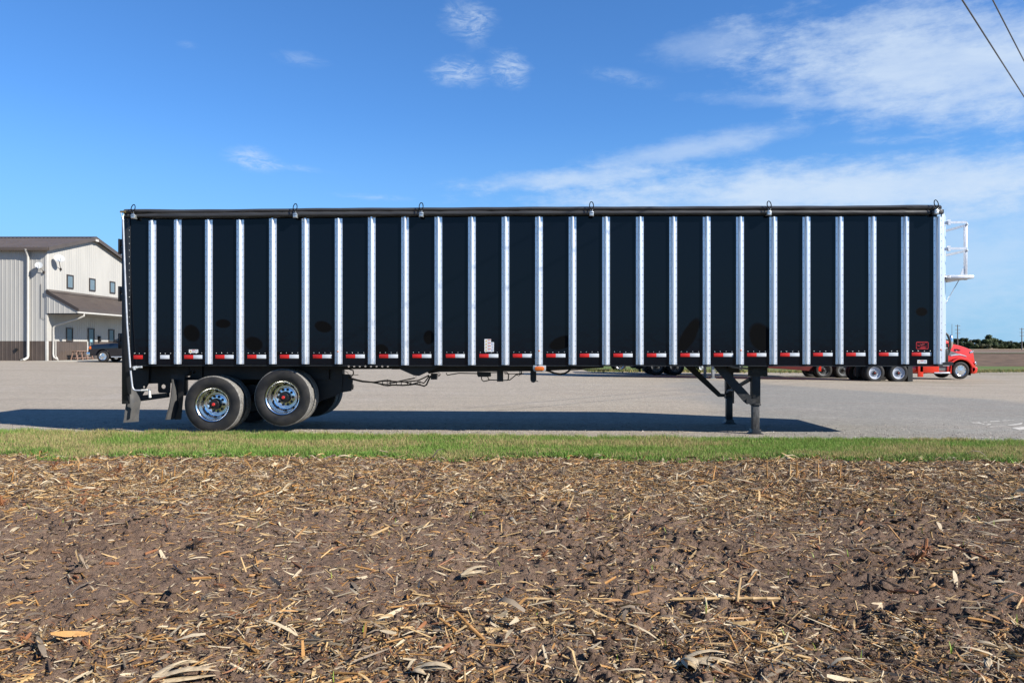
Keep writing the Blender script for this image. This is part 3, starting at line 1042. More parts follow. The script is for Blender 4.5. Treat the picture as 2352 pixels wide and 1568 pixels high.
hose([(1530, 318), (1540, 345), (1560, 352)], 0.009)
hose([(1680, 280), (1712, 280), (1726, 300), (1726, 340), (1715, 352)], 0.011)
hose([(1690, 292), (1790, 294), (1870, 291)], 0.008)
hose([(1795, 300), (1825, 314), (1832, 280), (1830, 265)], 0.007)
hose([(1845, 262), (1848, 298), (1830, 300)], 0.013)
plate('drop_bracket', [(1932, 262), (1988, 262), (1988, 352), (1980, 368), (1962, 377), (1942, 370), (1932, 352)], c4p, 0.5, 0.58, BLACK)
hose([(1985, 363), (2006, 364)], 0.008)
hose([(2070, 258), (2110, 268), (2160, 288), (2210, 296), (2255, 290), (2290, 270), (2310, 245)], 0.019, 'drain_hose', yl=0.45)
hose([(2285, 262), (2400, 252), (2600, 255), (2680, 258)], 0.008, yl=1.0)

# amber side lamp in its bright bezel
X0_, Zt_ = T(*c4p(1957, 214))
X1_, Zb_ = T(*c4p(2078, 272))
def rrect(x0, x1, z0, z1, rb, rt, n=6):
    p = []
    for cx_, cz_, r_, a0 in ((x0 + rb, z0 + rb, rb, 180), (x1 - rb, z0 + rb, rb, 270), (x1 - rt, z1 - rt, rt, 0), (x0 + rt, z1 - rt, rt, 90)):
        for k in range(n + 1):
            t = R(a0 + 90 * k / n)
            p.append((cx_ + r_ * math.cos(t), cz_ + r_ * math.sin(t)))
    return p


h_ = Zt_ - Zb_
lamp = MB().prism(rrect(X0_, X1_, Zb_, Zt_, h_ * .42, h_ * .06), -0.045, 0.02).build('side_lamp', bpy.data.materials['pale_zinc_casting'], GT, bevel=0.006)
MB().prism(rrect(X0_ + .03, X1_ - .03, Zb_ + h_ * .16, Zt_ - h_ * .16, h_ * .33, h_ * .33), -0.062, -0.044).build('amber_lens', AMBER, lamp, bevel=0.008)

# decals
def decal(conv, x0, y0, x1, y1, mat, name='warning_decal', parent=GT, y=-0.0012, rr=0.006):
    a, bq = T(*conv(x0, y1)), T(*conv(x1, y0))
    return MB().prism(rrect(a[0], bq[0], a[1], bq[1], rr, rr, 3), y - 0.0008, y).build(name, mat, parent)


def tri(conv, cx_, y0, y1, parent, hw):
    a = T(*conv(cx_ - hw, y1))
    c = T(*conv(cx_ + hw, y1))
    tp = T(*conv(cx_, y0))
    o = MB().prism([a, c, tp], -0.0034, -0.0022).build('hazard_triangle', STICK_Y, parent)
    s = (c[0] - a[0])
    MB().box((tp[0] - s * .05, -0.0042, a[1] + s * .2), (tp[0] + s * .05, -0.0035, tp[1] - s * .3)).build('exclamation_bar', HUBBLK, parent)
    return o


def ringmark(conv, cx_, cy_, r0, parent, mat, gap=None):
    c = T(*conv(cx_, cy_))
    rr = abs(T(*conv(cx_ + r0, cy_))[0] - c[0])
    m_ = MB()
    ks = range(20)
    for k in ks:
        if gap and gap[0] <= k < gap[1]:
            continue
        t0, t1 = 2 * math.pi * k / 20, 2 * math.pi * (k + 1) / 20
        m_.prism([(c[0] + rr * math.cos(t0), c[1] + rr * math.sin(t0)), (c[0] + rr * math.cos(t1), c[1] + rr * math.sin(t1)),
                  (c[0] + rr * .62 * math.cos(t1), c[1] + rr * .62 * math.sin(t1)), (c[0] + rr * .62 * math.cos(t0), c[1] + rr * .62 * math.sin(t0))], -0.0034, -0.0022)
    return m_.build('pictogram', mat, parent)


def cd(x, y):
    return ((1880 + x / 11.76) / 1.7415, (1320 + y / 11.76) / 1.7415)


def ce(x, y):
    return ((740 + x / 23.52) / 1.7415, (1385 + y / 23.52) / 1.7415)


def cf(x, y):
    return ((3640 + x / 14.25) / 1.7415, (1350 + y / 14.25) / 1.7415)


rows_ = [(420, 566, 990), (566, 710, 1128), (712, 854, 1126), (856, 1018, 1122)]
for k, (ya, yb_, xr) in enumerate(rows_):
    d_ = decal(cd, 682, ya, xr, yb_ - 2, STICK_W, rr=0.004)
    tri(cd, 762 - k, ya + 38, ya + 122, d_, 46)
    decal(cd, 832, ya + 16, 980, ya + 48, STICK_O, 'signal_word_bar', d_, -0.0022, 0.001)
    for q in (66, 88, 108):
        decal(cd, 836, ya + q, 962 - q * .4, ya + q + 9, STICK_G, 'text_line', d_, -0.0022, 0.0005)
    if k:
        ringmark(cd, 1046, ya + 78, 46, d_, STICK_B, (4, 6) if k != 2 else (8, 13))
d_ = decal(ce, 366, 290, 1246, 608, STICK_W)
tri(ce, 540, 350, 540, d_, 85)
decal(ce, 660, 330, 960, 385, STICK_R, 'signal_word_bar', d_, -0.0022, 0.001)
for q in (420, 465, 510):
    decal(ce, 670, q, 920, q + 18, STICK_G, 'text_line', d_, -0.0022, 0.0005)
ringmark(ce, 1085, 445, 110, d_, STICK_G)
d_ = decal(cf, 415, 1272, 960, 1474, STICK_W)
tri(cf, 520, 1330, 1420, d_, 50)
decal(cf, 590, 1300, 780, 1330, STICK_R, 'signal_word_bar', d_, -0.0022, 0.001)
for q in (1350, 1378, 1406):
    decal(cf, 600, q, 770, q + 10, STICK_G, 'text_line', d_, -0.0022, 0.0005)
ringmark(cf, 855, 1380, 52, d_, STICK_B, (13, 17))
# red dealer badge: rounded outline, lettering and a slanting script stroke
a, bq = T(*cf(345, 655)), T(*cf(1048, 232))
oo, ii = rrect(a[0], bq[0], a[1], bq[1], .022, .022, 4), rrect(a[0] + .009, bq[0] - .009, a[1] + .009, bq[1] - .009, .015, .015, 4)
n_ = len(oo)
bd = MB().add([(p[0], -0.002, p[1]) for p in oo] + [(p[0], -0.002, p[1]) for p in ii], [(k, (k + 1) % n_, n_ + (k + 1) % n_, n_ + k) for k in range(n_)])
badge = bd.build('dealer_badge', STICK_R, GT)


def text_on(txt, conv, x0, y0, x1, y1, mat, parent, name='lettering'):
    cu = bpy.data.curves.new(name, 'FONT')
    cu.body = txt
    cu.align_x, cu.align_y = 'LEFT', 'BOTTOM_BASELINE'
    ob = bpy.data.objects.new(name, cu)
    COL.objects.link(ob)
    bpy.context.view_layer.update()
    me = bpy.data.meshes.new_from_object(ob)
    bpy.data.objects.remove(ob)
    A, B = T(*conv(x0, y1)), T(*conv(x1, y0))
    vs = np.array([v.co[:] for v in me.vertices])
    mn, mx = vs.min(0), vs.max(0)
    for v in me.vertices:
        u = (v.co.x - mn[0]) / (mx[0] - mn[0])
        t = (v.co.y - mn[1]) / (mx[1] - mn[1])
        v.co = (A[0] + (B[0] - A[0]) * u, -0.002, A[1] + (B[1] - A[1]) * t)
    me.materials.append(mat)
    me.name = name
    return link(name, me, parent)


text_on('SOLD & SERVICED', cf, 405, 268, 975, 318, STICK_R, badge)
text_on('BY', cf, 565, 332, 625, 360, STICK_R, badge)
text_on('TRAILER, INC.', cf, 650, 440, 975, 482, STICK_R, badge)
sc_ = [(385, 455), (430, 405), (480, 420), (430, 520), (470, 470), (520, 440), (550, 475), (585, 415), (610, 450), (650, 400), (680, 430), (720, 375), (760, 395), (825, 350)]
MB().tube([(T(*cf(*p))[0], -0.003, T(*cf(*p))[1]) for p in sc_], 0.0055, 5).build('script_lettering', STICK_R, badge)
for (x0, y, x1) in ((620, 510, 880), (540, 545, 950), (590, 585, 880), (600, 612, 870)):
    decal(cf, x0, y, x1, y + 20, STICK_R, 'text_line', badge, -0.0015, 0.001)

# landing gear
LG0, LGW = 0.33, 1.95
def leg(y0, far):
    xc = T(1734.6, 900, LG0 + .08)[0]
    def zz_f(y): return T(1734.6, y, LG0)[1]
    gl = float(gz((TO + TA * xc).x, 14.6)) + 0.0
    lg = MB().box((xc - 0.078, y0, zz_f(930)), (xc + 0.078, y0 + 0.156, zz_f(838))).build('landing_leg', WORN if not far else BLACK, GT, bevel=0.012)
    MB().box((xc - 0.083, y0 - .004, zz_f(931)), (xc + 0.083, y0 + 0.16, zz_f(926.5))).build('leg_collar', WORN, lg, bevel=0.004)
    MB().box((xc - 0.064, y0 + .014, gl + 0.07), (xc + 0.064, y0 + 0.142, zz_f(930.5))).build('inner_leg', M('bare_worn_leg', (0.10, 0.098, 0.095), (0.035, 0.034, 0.034), 14, 0.55, 0.2, bump=0.1, stretch=(3, 3, .8)) if not far else BLACK, lg, bevel=0.008)
    ft = MB().prism([(xc - .075, gl + .09), (xc + .075, gl + .09), (xc + .085, gl + .03), (xc + .13, gl + .012), (xc + .13, gl), (xc - .13, gl), (xc - .13, gl + .012), (xc - .085, gl + .03)], y0 - 0.03, y0 + 0.186)
    ft.build('foot', BLACK, lg, bevel=0.006)
    MB().box((xc - 0.16, y0 - 0.02, zz_f(863.6)), (xc + 0.20, y0 - 0.008, zz_f(838))).build('leg_mount', WORN if not far else BLACK, lg, bevel=0.003)
    r = MB()
    for dx in (-.11, .13, .165):
        for dz in (848, 857):
            r.ball((xc + dx, y0 - .022, zz_f(dz)), 0.013, 6, 4)
    r.build('bolt_heads', WORN, lg, kind='stuff')
    return xc, gl


xc, gl = leg(LG0, False)
leg(LG0 + LGW, True)
plate('drag_brace', [(1765, 205), (1850, 205), (1870, 225), (2128, 505), (2130, 575), (2085, 575), (2060, 555), (1780, 232)], c5, LG0 - 0.01, LG0 + 0.03, WORN)
plate('brace_clamp', [(2085, 530), (2175, 530), (2175, 575), (2085, 578)], c5, LG0 - 0.03, LG0 + .0, WORN)
yF = LG0 + LGW
plate('drag_brace', [(1495, 205), (1570, 205), (1845, 480), (1880, 482), (1880, 510), (1818, 510), (1500, 222)], c5, yF, yF + 0.04, BLACK)
# cross brace from the near leg's top to the far leg's middle
MB().tube([P3(*c5(2120, 343), LG0 + .1), P3(*c5(1890, 475), yF + .05)], 0.038, 4).build('cross_brace', WORN, GT)
MB().tube([P3(*c5(1945, 330), yF - .3), P3(*c5(1885, 480), yF)], 0.02, 6).build('cross_brace', BLACK, GT)
MB().box((xc - 0.05, LG0 + .16, T(1734, 850, LG0)[1]), (xc - 0.01, yF, T(1734, 846, LG0)[1])).build('cross_shaft', BLACK, GT)
MB().tube([P3(*c5(1960, 450), 1.1), P3(*c5(1960, 570), 1.1)], 0.016, 6).build('crank_lever', BLACK, GT)
MB().tube([P3(*c5(1960, 452), 1.1), P3(*c5(1905, 452), 1.9)], 0.012, 6).build('crank_lever', BLACK, GT)

# nose: a chamfered polished corner and the front wall, black bolster box, hose ring
ztN, zbN = T(2170, 489)[1], T(2170, 832)[1]
xn = X_NOSE
b = MB().loft([[(xn - .02, 0.0, z), (xn + 0.03, 0.015, z), (xn + 0.27, 0.42, z), (xn + .27, 1.28, z), (xn + .24, 1.28, z), (xn + .24, .44, z), (xn - .02, 0.04, z)] for z in (zbN, ztN)])
b.build('nose_panel', M('mill_aluminium_sheet', (0.80, 0.83, 0.87), (0.72, 0.75, 0.80), 3, 0.30, 0.75, bump=0.02), GT, smooth=20)
b = MB().box((xn + .23, 1.281, zbN), (xn + .27, WID - .02, ztN))
b.build('nose_panel', ALU_RAIL, GT)
r = MB()
for k in range(3):
    X, Z = xn + 0.11, ztN - 0.2 - k * 0.9
    r.ball((X, 0.14, Z), 0.012, 6, 4)
r.build('rivets', STEEL_DK, GT, kind='stuff')


def c7(x, y):
    return ((3700 + x / 5.058) / 1.7415, (1250 + y / 5.058) / 1.7415)


pl = poly(c7, [(355, 770), (400, 750), (474, 745), (474, 1010), (470, 1032), (355, 1032)], 0.3)
MB().prism(pl, 0.3, 0.9).build('bolster_box', BLACK, GT, bevel=0.006)
cX, cZ = T(*c7(430, 645), 0.5)
pts = [(cX + 0.072 * math.cos(2 * math.pi * k / 16) * (1 if math.sin(2 * math.pi * k / 16) < 0.5 else .8), 0.5, cZ + 0.20 * math.sin(2 * math.pi * k / 16)) for k in range(17)]
MB().tube(pts, 0.021, 8).build('hose_ring', HOSE, GT, smooth=60)
MB().box((cX - .03, .52, cZ - .19), (cX + .05, .54, cZ + .02)).build('hose_guard', M('brown_hose_guard', (0.10, 0.075, 0.055), None, 8, 0.6), GT)
MB().tube([P3(*c7(430, 725), .45), P3(*c7(445, 722), .45)], .02, 8).build('gladhand', ZINC, GT, smooth=40)

# work platform at the nose: deck, two chamfered guard rails, posts, knee brace
zR1, zR2, zD = T(*cp(870, 405), 0.05)[1], T(*cp(870, 873), 0.05)[1], T(*cp(700, 1375), 0.05)[1]
yA, yB = 0.02, 1.25
xo = T(*cp(1025, 440), 0.32)[0]
deck = MB().box((xn + 0.16, yA + .02, zD - 0.030), (xo - .03, yB, zD + 0.022)).build('work_platform', ALU_RAIL, GT, bevel=0.006)
r = MB()
for k in range(9):
    for j in range(6):
        r.box((xn + .14 + k * .045, yA + .06 + j * .2, zD + .0222), (xn + .165 + k * .045, yA + .16 + j * .2, zD + .034))
r.build('tread_plate', ALU_RAIL, deck, kind='stuff')
for zr in (zR1, zR2):
    path = [(xn - 0.02, yA + .06, zr - 0.01), (xn + 0.11, yA, zr), (xo - 0.18, yA, zr), (xo, yA + 0.28, zr), (xo, yB, zr), (xn + .275, yB + .02, zr)]
    b = MB()
    for p, q in zip(path[:-1], path[1:]):
        p, q = Vector(p), Vector(q)
        d = (q - p).normalized()
        s = Vector((-d.y, d.x, 0)) * 0.008
        h2 = Vector((0, 0, 0.020))
        p, q = p - d * 0.006, q + d * 0.006
        b.add([p - s - h2, q - s - h2, q + s - h2, p + s - h2, p - s + h2, q - s + h2, q + s + h2, p + s + h2], [(0, 1, 2, 3), (4, 5, 6, 7), (0, 1, 5, 4), (1, 2, 6, 5), (2, 3, 7, 6), (3, 0, 4, 7)])
    b.build('guard_rail', ALU_RAIL, deck)
    MB().prism([(xn - .03, zr - .045), (xn + 0.13, zr + .05), (xn + .13, zr - .02)], yA + .03, yA + .05).build('rail_bracket', ALU_RAIL, deck)
    MB().box((xn + .10, yA - .012, zr - .045), (xn + .14, yA + .03, zr + .05)).build('rail_bracket', ALU_RAIL, deck)
MB().box((xo - 0.075, 0.26, zD - 0.04), (xo - 0.025, 0.31, zR1)).build('guard_post', ALU_RAIL, deck, bevel=0.004)
MB().box((xo - 0.06, yB - .1, zD - 0.04), (xo - 0.02, yB - .06, zR1)).build('guard_post', ALU_RAIL, deck, bevel=0.004)
MB().prism([(xo - .07, zD + .035), (xo - .07, zD + .24), (xo - .16, zD + .035)], 0.27, 0.285).build('gusset', ALU_RAIL, deck)
MB().tube([(xo - .16, .3, zD - .04), (xn + .18, .32, zD - .52)], 0.007, 6).build('knee_brace', ALU_RAIL, deck)
MB().prism([(xn + .16, zD - .036), (xo - .2, zD - .036), (xn + .16, zD - .13)], .6, .66).build('gusset', M('shaded_bracket', (0.30, 0.27, 0.22), None, 8, .6), deck)  # brown colour paints in the shade under the deck

# ================================================================== ground
def soil_mat():
    m, t, b = newmat('tilled_soil')
    tc = t.add('ShaderNodeTexCoord').outputs['Object']
    n1 = t.noise(tc, 1.3, 5, 0.6)
    n2 = t.noise(tc, 26.0, 6, 0.65)
    n3 = t.noise(tc, 110.0, 5, 0.7)
    c = t.mix(t.step(n1, 0.32, 0.68), c4((0.232, 0.156, 0.110)), c4((0.165, 0.107, 0.074)))
    c = t.mix(t.m('MULTIPLY', t.step(n2, 0.45, 0.72), 0.55), c, c4((0.066, 0.043, 0.031)))
    c = t.mix(t.m('MULTIPLY', t.step(n3, 0.55, 0.75), 0.35), c, c4((0.25, 0.185, 0.142)))
    damp = t.step(t.m('ADD', t.m('MULTIPLY', t.add('ShaderNodeSeparateXYZ', {0: tc}).outputs[0], 0.09), n1), 0.45, 0.85)
    c = t.mix(t.m('MULTIPLY', damp, 0.50), c, c4((0.090, 0.062, 0.047)))
    t.put(b.inputs['Base Color'], c)
    b.inputs['Roughness'].default_value = 0.95
    b.inputs['Specular IOR Level'].default_value = 0.15
    h = t.m('ADD', t.m('MULTIPLY', n2, 1.0), t.m('MULTIPLY', n3, 0.7))
    t.put(b.inputs['Normal'], t.add('ShaderNodeBump', {'Height': h, 'Strength': 1.0, 'Distance': 0.035}).outputs[0])
    return m


def gravel_mat():
    m, t, b = newmat('packed_gravel')
    tc = t.add('ShaderNodeTexCoord').outputs['Object']
    sp = t.add('ShaderNodeSeparateXYZ', {0: tc})
    nb = t.noise(tc, 0.35, 4, 0.6)
    stretch = t.add('ShaderNodeMapping', {'Vector': tc, 'Scale': (0.08, 0.9, 1.0), 'Rotation': (0, 0, R(2))}).outputs[0]
    ns = t.noise(stretch, 1.2, 6, 0.65)
    nf = t.noise(tc, 24.0, 5, 0.7)
    vo = t.add('ShaderNodeTexVoronoi', {'Vector': tc, 'Scale': 42.0})
    vo2 = t.add('ShaderNodeTexVoronoi', {'Vector': tc, 'Scale': 17.0})
    # fresh grey stone was spread on the right, the rest is older and warmer
    gx = t.m('ADD', sp.outputs[0], t.m('MULTIPLY', t.m('SUBTRACT', nb, 0.5), 5.0))
    grey = t.m('MULTIPLY', t.step(t.m('SUBTRACT', gx, t.m('MULTIPLY', sp.outputs[1], 0.16)), 0.6, 3.2), t.step(t.m('ADD', t.m('ADD', t.m('MULTIPLY', sp.outputs[0], 3.2), sp.outputs[1]), t.m('MULTIPLY', t.m('SUBTRACT', ns, 0.5), 14.0)), 75.0, 70.0))
    c = t.mix(grey, c4((0.282, 0.244, 0.194)), c4((0.200, 0.190, 0.168)))
    c = t.mix(t.m('MULTIPLY', t.step(ns, 0.42, 0.70), 0.38), c, c4((0.205, 0.166, 0.134)))
    c = t.mix(t.m('MULTIPLY', t.step(nb, 0.50, 0.75), 0.35), c, c4((0.315, 0.280, 0.245)))
    s1 = t.ramp(vo.outputs['Color'], [(0.0, 0.60), (0.45, 0.95), (1.0, 1.22)])
    c = t.mix(0.8, c, s1, 'MULTIPLY')
    vo3 = t.add('ShaderNodeTexVoronoi', {'Vector': tc, 'Scale': 11.0})
    c = t.mix(0.45, c, t.ramp(vo3.outputs['Color'], [(0.0, 0.62), (0.5, 1.0), (1.0, 1.3)]), 'MULTIPLY')
    tk = t.noise(t.add('ShaderNodeMapping', {'Vector': tc, 'Scale': (0.03, 2.2, 1.0), 'Rotation': (0, 0, R(-4))}).outputs[0], 1.0, 4, 0.6)
    c = t.mix(t.m('MULTIPLY', t.step(tk, 0.60, 0.70), 0.22), c, c4((0.15, 0.128, 0.11)))
    dk = t.step(t.m('SUBTRACT', vo2.outputs['Distance'], t.m('MULTIPLY', nf, 0.16)), 0.14, 0.06)
    c = t.mix(t.m('MULTIPLY', dk, 0.45), c, c4((0.105, 0.092, 0.083)))
    # weedy, dusty track where the lot thins out at the far right
    wd = t.m('MULTIPLY', t.step(ns, 0.50, 0.64), t.m('MULTIPLY', t.step(sp.outputs[0], 14.0, 22.0), t.step(sp.outputs[1], 33.0, 38.0)))
    c = t.mix(t.m('MULTIPLY', wd, 0.75), c, c4((0.165, 0.142, 0.085)))
    t.put(b.inputs['Base Color'], c)
    b.inputs['Roughness'].default_value = 0.9
    b.inputs['Specular IOR Level'].default_value = 0.2
    h = t.m('ADD', vo.outputs['Distance'], t.m('MULTIPLY', nf, 0.8))
    t.put(b.inputs['Normal'], t.add('ShaderNodeBump', {'Height': h, 'Strength': 0.55, 'Distance': 0.02}).outputs[0])
    return m


SOIL = soil_mat()
GRAVEL = gravel_mat()
TURF = M('turf_soil', (0.085, 0.105, 0.032), (0.14, 0.115, 0.06), 2.5, 0.95, spec=0.1, bump=0.6, bscale=30)
FAR_GRASS = M('mown_far_grass', (0.105, 0.175, 0.045), (0.19, 0.18, 0.075), 0.28, 0.95, spec=0.1, bump=0.4, bscale=4, stretch=(0.4, 1.0, 1))
FAR_SOIL = M('far_tilled_field', (0.20, 0.135, 0.092), (0.115, 0.078, 0.055), 0.9, 0.95, spec=0.1, bump=1.0, bscale=1.6, stretch=(0.7, 1, 1), lo=.42, hi=.6)
FAR_STUBBLE = M('far_stubble_field', (0.235, 0.165, 0.120), (0.175, 0.125, 0.09), 0.03, 0.95, spec=0.1)
ROADM = M('pale_road', (0.40, 0.38, 0.35), (0.33, 0.31, 0.29), 0.5, 0.9)
FAR_TAN = M('far_dry_field', (0.40, 0.30, 0.19), (0.33, 0.26, 0.15), 0.02, 0.95, spec=0.1)

# the tilled field: fine near the camera
ys = np.geomspace(2.2, 11.75, 400)
us = np.linspace(-1.0, 1.0, 660)
Ug, Yg = np.meshgrid(us, ys)
Xg = Ug * (Yg + 0.0)
Zg = soil_h(Xg, Yg)
vv = np.stack([Xg.ravel(), Yg.ravel(), Zg.ravel()], 1)
ii = np.arange((len(ys) - 1) * (len(us) - 1))
aa = (ii // (len(us) - 1)) * len(us) + ii % (len(us) - 1)
ff = np.stack([aa, aa + 1, aa + len(us) + 1, aa + len(us)], 1)
me = np_mesh('field_soil', vv, ff, SOIL)
me.polygons.foreach_set('use_smooth', np.ones(len(ff), bool))
link('field_soil', me, kind='structure')
sheet('field_ground', np.linspace(-90, 90, 40), np.linspace(-150, 12.0, 40), lambda x, y: gz(x, y) - 0.13, SOIL)


def verge_back(x):
    x = np.asarray(x, float)
    return 13.95 - 0.070 * x + (fbm(x * 1.6, x * 0 + 3.3, 4, 8) - 0.5) * 0.40


def verge_front(x):
    x = np.asarray(x, float)
    return 11.28 - 0.018 * x + (fbm(x * 1.1, x * 0 + 7.7, 5, 9, 0.62) - 0.5) * 1.25


sheet('grass_verge', np.linspace(-40, 40, 900), np.linspace(10.6, 17.0, 130), gz, TURF, 0.012,
      mask=lambda x, y: (y < verge_back(x)) & (y > verge_front(x)))


def lot_far(x):
    x = np.asarray(x, float)
    return np.where(x < 5, 75, np.clip(51.5 + (x - 8) * 0.37, 50, 70)) + (fbm(x * 0.6, x * 0, 3, 21) - 0.5) * 2.2


sheet('gravel_lot', np.linspace(-80, 70, 160), np.concatenate([np.linspace(12.0, 20, 40), np.linspace(20.4, 76, 120)]), gz, GRAVEL, 0.0,
      mask=lambda x, y: y < lot_far(x))
sheet('far_grass', np.linspace(-260, 420, 120), np.linspace(40, 84, 30), gz, FAR_GRASS, -0.04)
sheet('far_tilled_field', np.linspace(-260, 520, 120), np.linspace(82.5, 188, 50), lambda x, y: gz(x, y) + (fbm(x * .5, y * .5, 3, 4) - .5) * .18, FAR_SOIL, 0.0)
sheet('far_grass_strip', np.linspace(-400, 800, 40), np.linspace(181, 196, 4), gz, FAR_GRASS, 0.12)
sheet('far_road', np.linspace(-400, 800, 40), np.linspace(190, 198, 4), gz, ROADM, 0.2)
sheet('far_stubble_field', np.linspace(-700, 1600, 40), np.linspace(190, 470, 20), gz, FAR_STUBBLE, -0.03)
sheet('far_dry_field', np.linspace(-900, 2200, 40), np.linspace(465, 800, 12), gz, FAR_TAN, 0.0)
sheet('ground', np.linspace(-5000, 5000, 21), np.linspace(-5000, 6000, 21), lambda x, y: 0 * x - 0.5, FAR_STUBBLE)

# worn white paint and spilled lime on the lot
PAINT = M('worn_white_paint', (0.60, 0.57, 0.51), (0.40, 0.365, 0.32), 12, 0.9, lo=.45, hi=.6)


def cpaint(x, y):
    return ((3850 + x / 9.56) / 1.7415, (1640 + y / 9.56) / 1.7415)


for strip in ([(320, 470), (640, 466), (760, 520), (640, 505), (400, 492)], [(760, 450), (900, 432), (960, 445), (860, 458)], [(1040, 425), (1420, 410), (1440, 428), (1060, 444)],
              [(1500, 402), (1960, 368), (2000, 350), (1980, 378), (1540, 414)], [(890, 560), (1060, 520), (1100, 530), (1010, 572), (920, 578)], [(1050, 632), (1340, 615), (1350, 632), (1080, 655)],
              [(1390, 605), (1640, 575), (1400, 622)], [(1720, 566), (2010, 530), (2320, 478), (2230, 545), (1990, 575), (1740, 580)], [(1880, 680), (2380, 630), (2400, 740), (2170, 765), (1960, 700)], [(735, 522), (850, 520), (800, 545)]):
    g = []
    for i_, p in enumerate(strip):
        q = strip[(i_ + 1) % len(strip)]
        for s_ in (0, .33, .66):
            jx, jy = random.uniform(-14, 14), random.uniform(-4, 4)
            v_ = ground_pt(*cpaint(p[0] + (q[0] - p[0]) * s_ + jx, p[1] + (q[1] - p[1]) * s_ + jy))
            g.append((v_.x, v_.y, v_.z + 0.004))
    MB().add(g, [tuple(range(len(g)))]).build('paint_mark', PAINT, kind='structure')

# ================================================================== the steel building on the left
XB, YB, ZB = -33.2, 56.0, 0.60
SIDING = M('beige_steel_siding', (0.50, 0.482, 0.44), (0.45, 0.435, 0.40), 0.8, 0.42, spec=0.4, stretch=(1, 1, .3))
BROWN = M('brown_steel_siding', (0.105, 0.078, 0.062), (0.085, 0.064, 0.052), 1.0, 0.42, spec=0.4)
ROOFB = M('brown_steel_roof', (0.100, 0.078, 0.064), (0.085, 0.067, 0.056), 1.0, 0.40, spec=0.45)
TRIM_W = M('beige_trim', (0.58, 0.56, 0.51), (0.53, 0.51, 0.47), 3, 0.45)
GLASS = M('dark_window_glass', (0.030, 0.042, 0.050), (0.02, 0.028, 0.034), 1, 0.06, spec=0.8)
BLIND = M('sky_tinted_blind', (0.13, 0.19, 0.225), (0.16, 0.21, 0.24), 2, 0.15, spec=0.7)  # blind tone with the sky's reflection painted into it
FRAME = M('bronze_frame', (0.055, 0.042, 0.035), None, 4, 0.45)
bd_ = empty('steel_building', 'two storey beige steel building with brown roof and brown wainscot', 'building', (XB, YB, ZB))
EAVE, SLOPE, DEP, LEN = 8.05, 0.245, 12.2, 13.0
WAIN = 1.42


def ribs(w_, step=0.305, rw=0.035, rh=0.015):
    """rib profile across a panel: (offset, depth)"""
    p = [(0.0, 0.0)]
    n = int(round(w_ / step))
    for k in range(n):
        c = step * (k + 0.5)
        p += [(c - rw, 0.0), (c - rw * .55, rh), (c + rw * .55, rh), (c + rw, 0.0)]
    p.append((w_, 0.0))
    return p


pw = 0.915
for k in range(14):                                     # near long wall, facing the lot
    x1 = -k * pw - 0.003
    for z0, z1, mt in ((0.0, WAIN, BROWN), (WAIN + 0.004, EAVE, SIDING)):
        pr = [(x1 - pw + 0.006 + a, -h) for a, h in ribs(pw - 0.006, 0.303)]
        pr += [(x1, 0.02), (x1 - pw + .006, 0.02)]
        MB().loft([[(px_, py_, z) for px_, py_ in pr] for z in (z0, z1)]).build('siding_panel', mt, bd_)


def roof_z(y):
    return EAVE + SLOPE * min(y, DEP - y)


for k in range(13):                                     # gable wall
    y0 = k * DEP / 13 + 0.003
    ww = DEP / 13 - 0.006
    rb = ribs(ww, ww / 3)
    for part in (0, 1):
        b = MB()
        lo_, hi_ = [], []
        for a, h in rb:
            y = y0 + a
            lo_.append((h, y, 0.0 if part == 0 else WAIN + .004))
            hi_.append((h, y, WAIN if part == 0 else roof_z(y)))
        for y in (y0 + ww, y0):
            lo_.append((-0.02, y, lo_[0][2]))
            hi_.append((-0.02, y, WAIN if part == 0 else roof_z(y)))
        b.loft([lo_, hi_])
        b.build('siding_panel', BROWN if part == 0 else SIDING, bd_)
# corner, base and eave trims
MB().box((-0.16, -0.035, WAIN), (0.035, 0.16, EAVE)).build('corner_trim', TRIM_W, bd_, bevel=0.01)
MB().box((-0.12, -0.04, 0), (0.04, 0.12, WAIN - .003)).build('corner_post', TRIM_W, bd_, bevel=0.01)
# roof: ribbed panels on the near slope, one far slope, trims
ov = 0.35
rp = 0.915
for k in range(15):
    x1 = 0.30 - k * rp
    secs_ = []
    for y, dz in ((-ov, 0), (DEP / 2, 0)):
        z = EAVE + SLOPE * y + 0.10
        secs_.append([(x1 - rp + .006 + a, y, z + h) for a, h in ribs(rp - .006, .303, .04, .035)] + [(x1, y, z - .03), (x1 - rp + .006, y, z - .03)])
    MB().loft(secs_).build('roof_panel', ROOFB, bd_)
MB().prism([(DEP / 2, EAVE + SLOPE * DEP / 2 + .1), (DEP + ov, EAVE - SLOPE * ov + .1), (DEP + ov, EAVE - SLOPE * ov + .07), (DEP / 2, EAVE + SLOPE * DEP / 2 + .07)], -13.4, 0.30, 0).build('far_roof_slope', ROOFB, bd_)
MB().prism([(DEP / 2 - .3, roof_z(DEP / 2) + .085), (DEP / 2, roof_z(DEP / 2) + .19), (DEP / 2 + .3, roof_z(DEP / 2) + .085), (DEP / 2, roof_z(DEP / 2) + .15)], -13.4, 0.31, 0).build('ridge_cap', ROOFB, bd_)
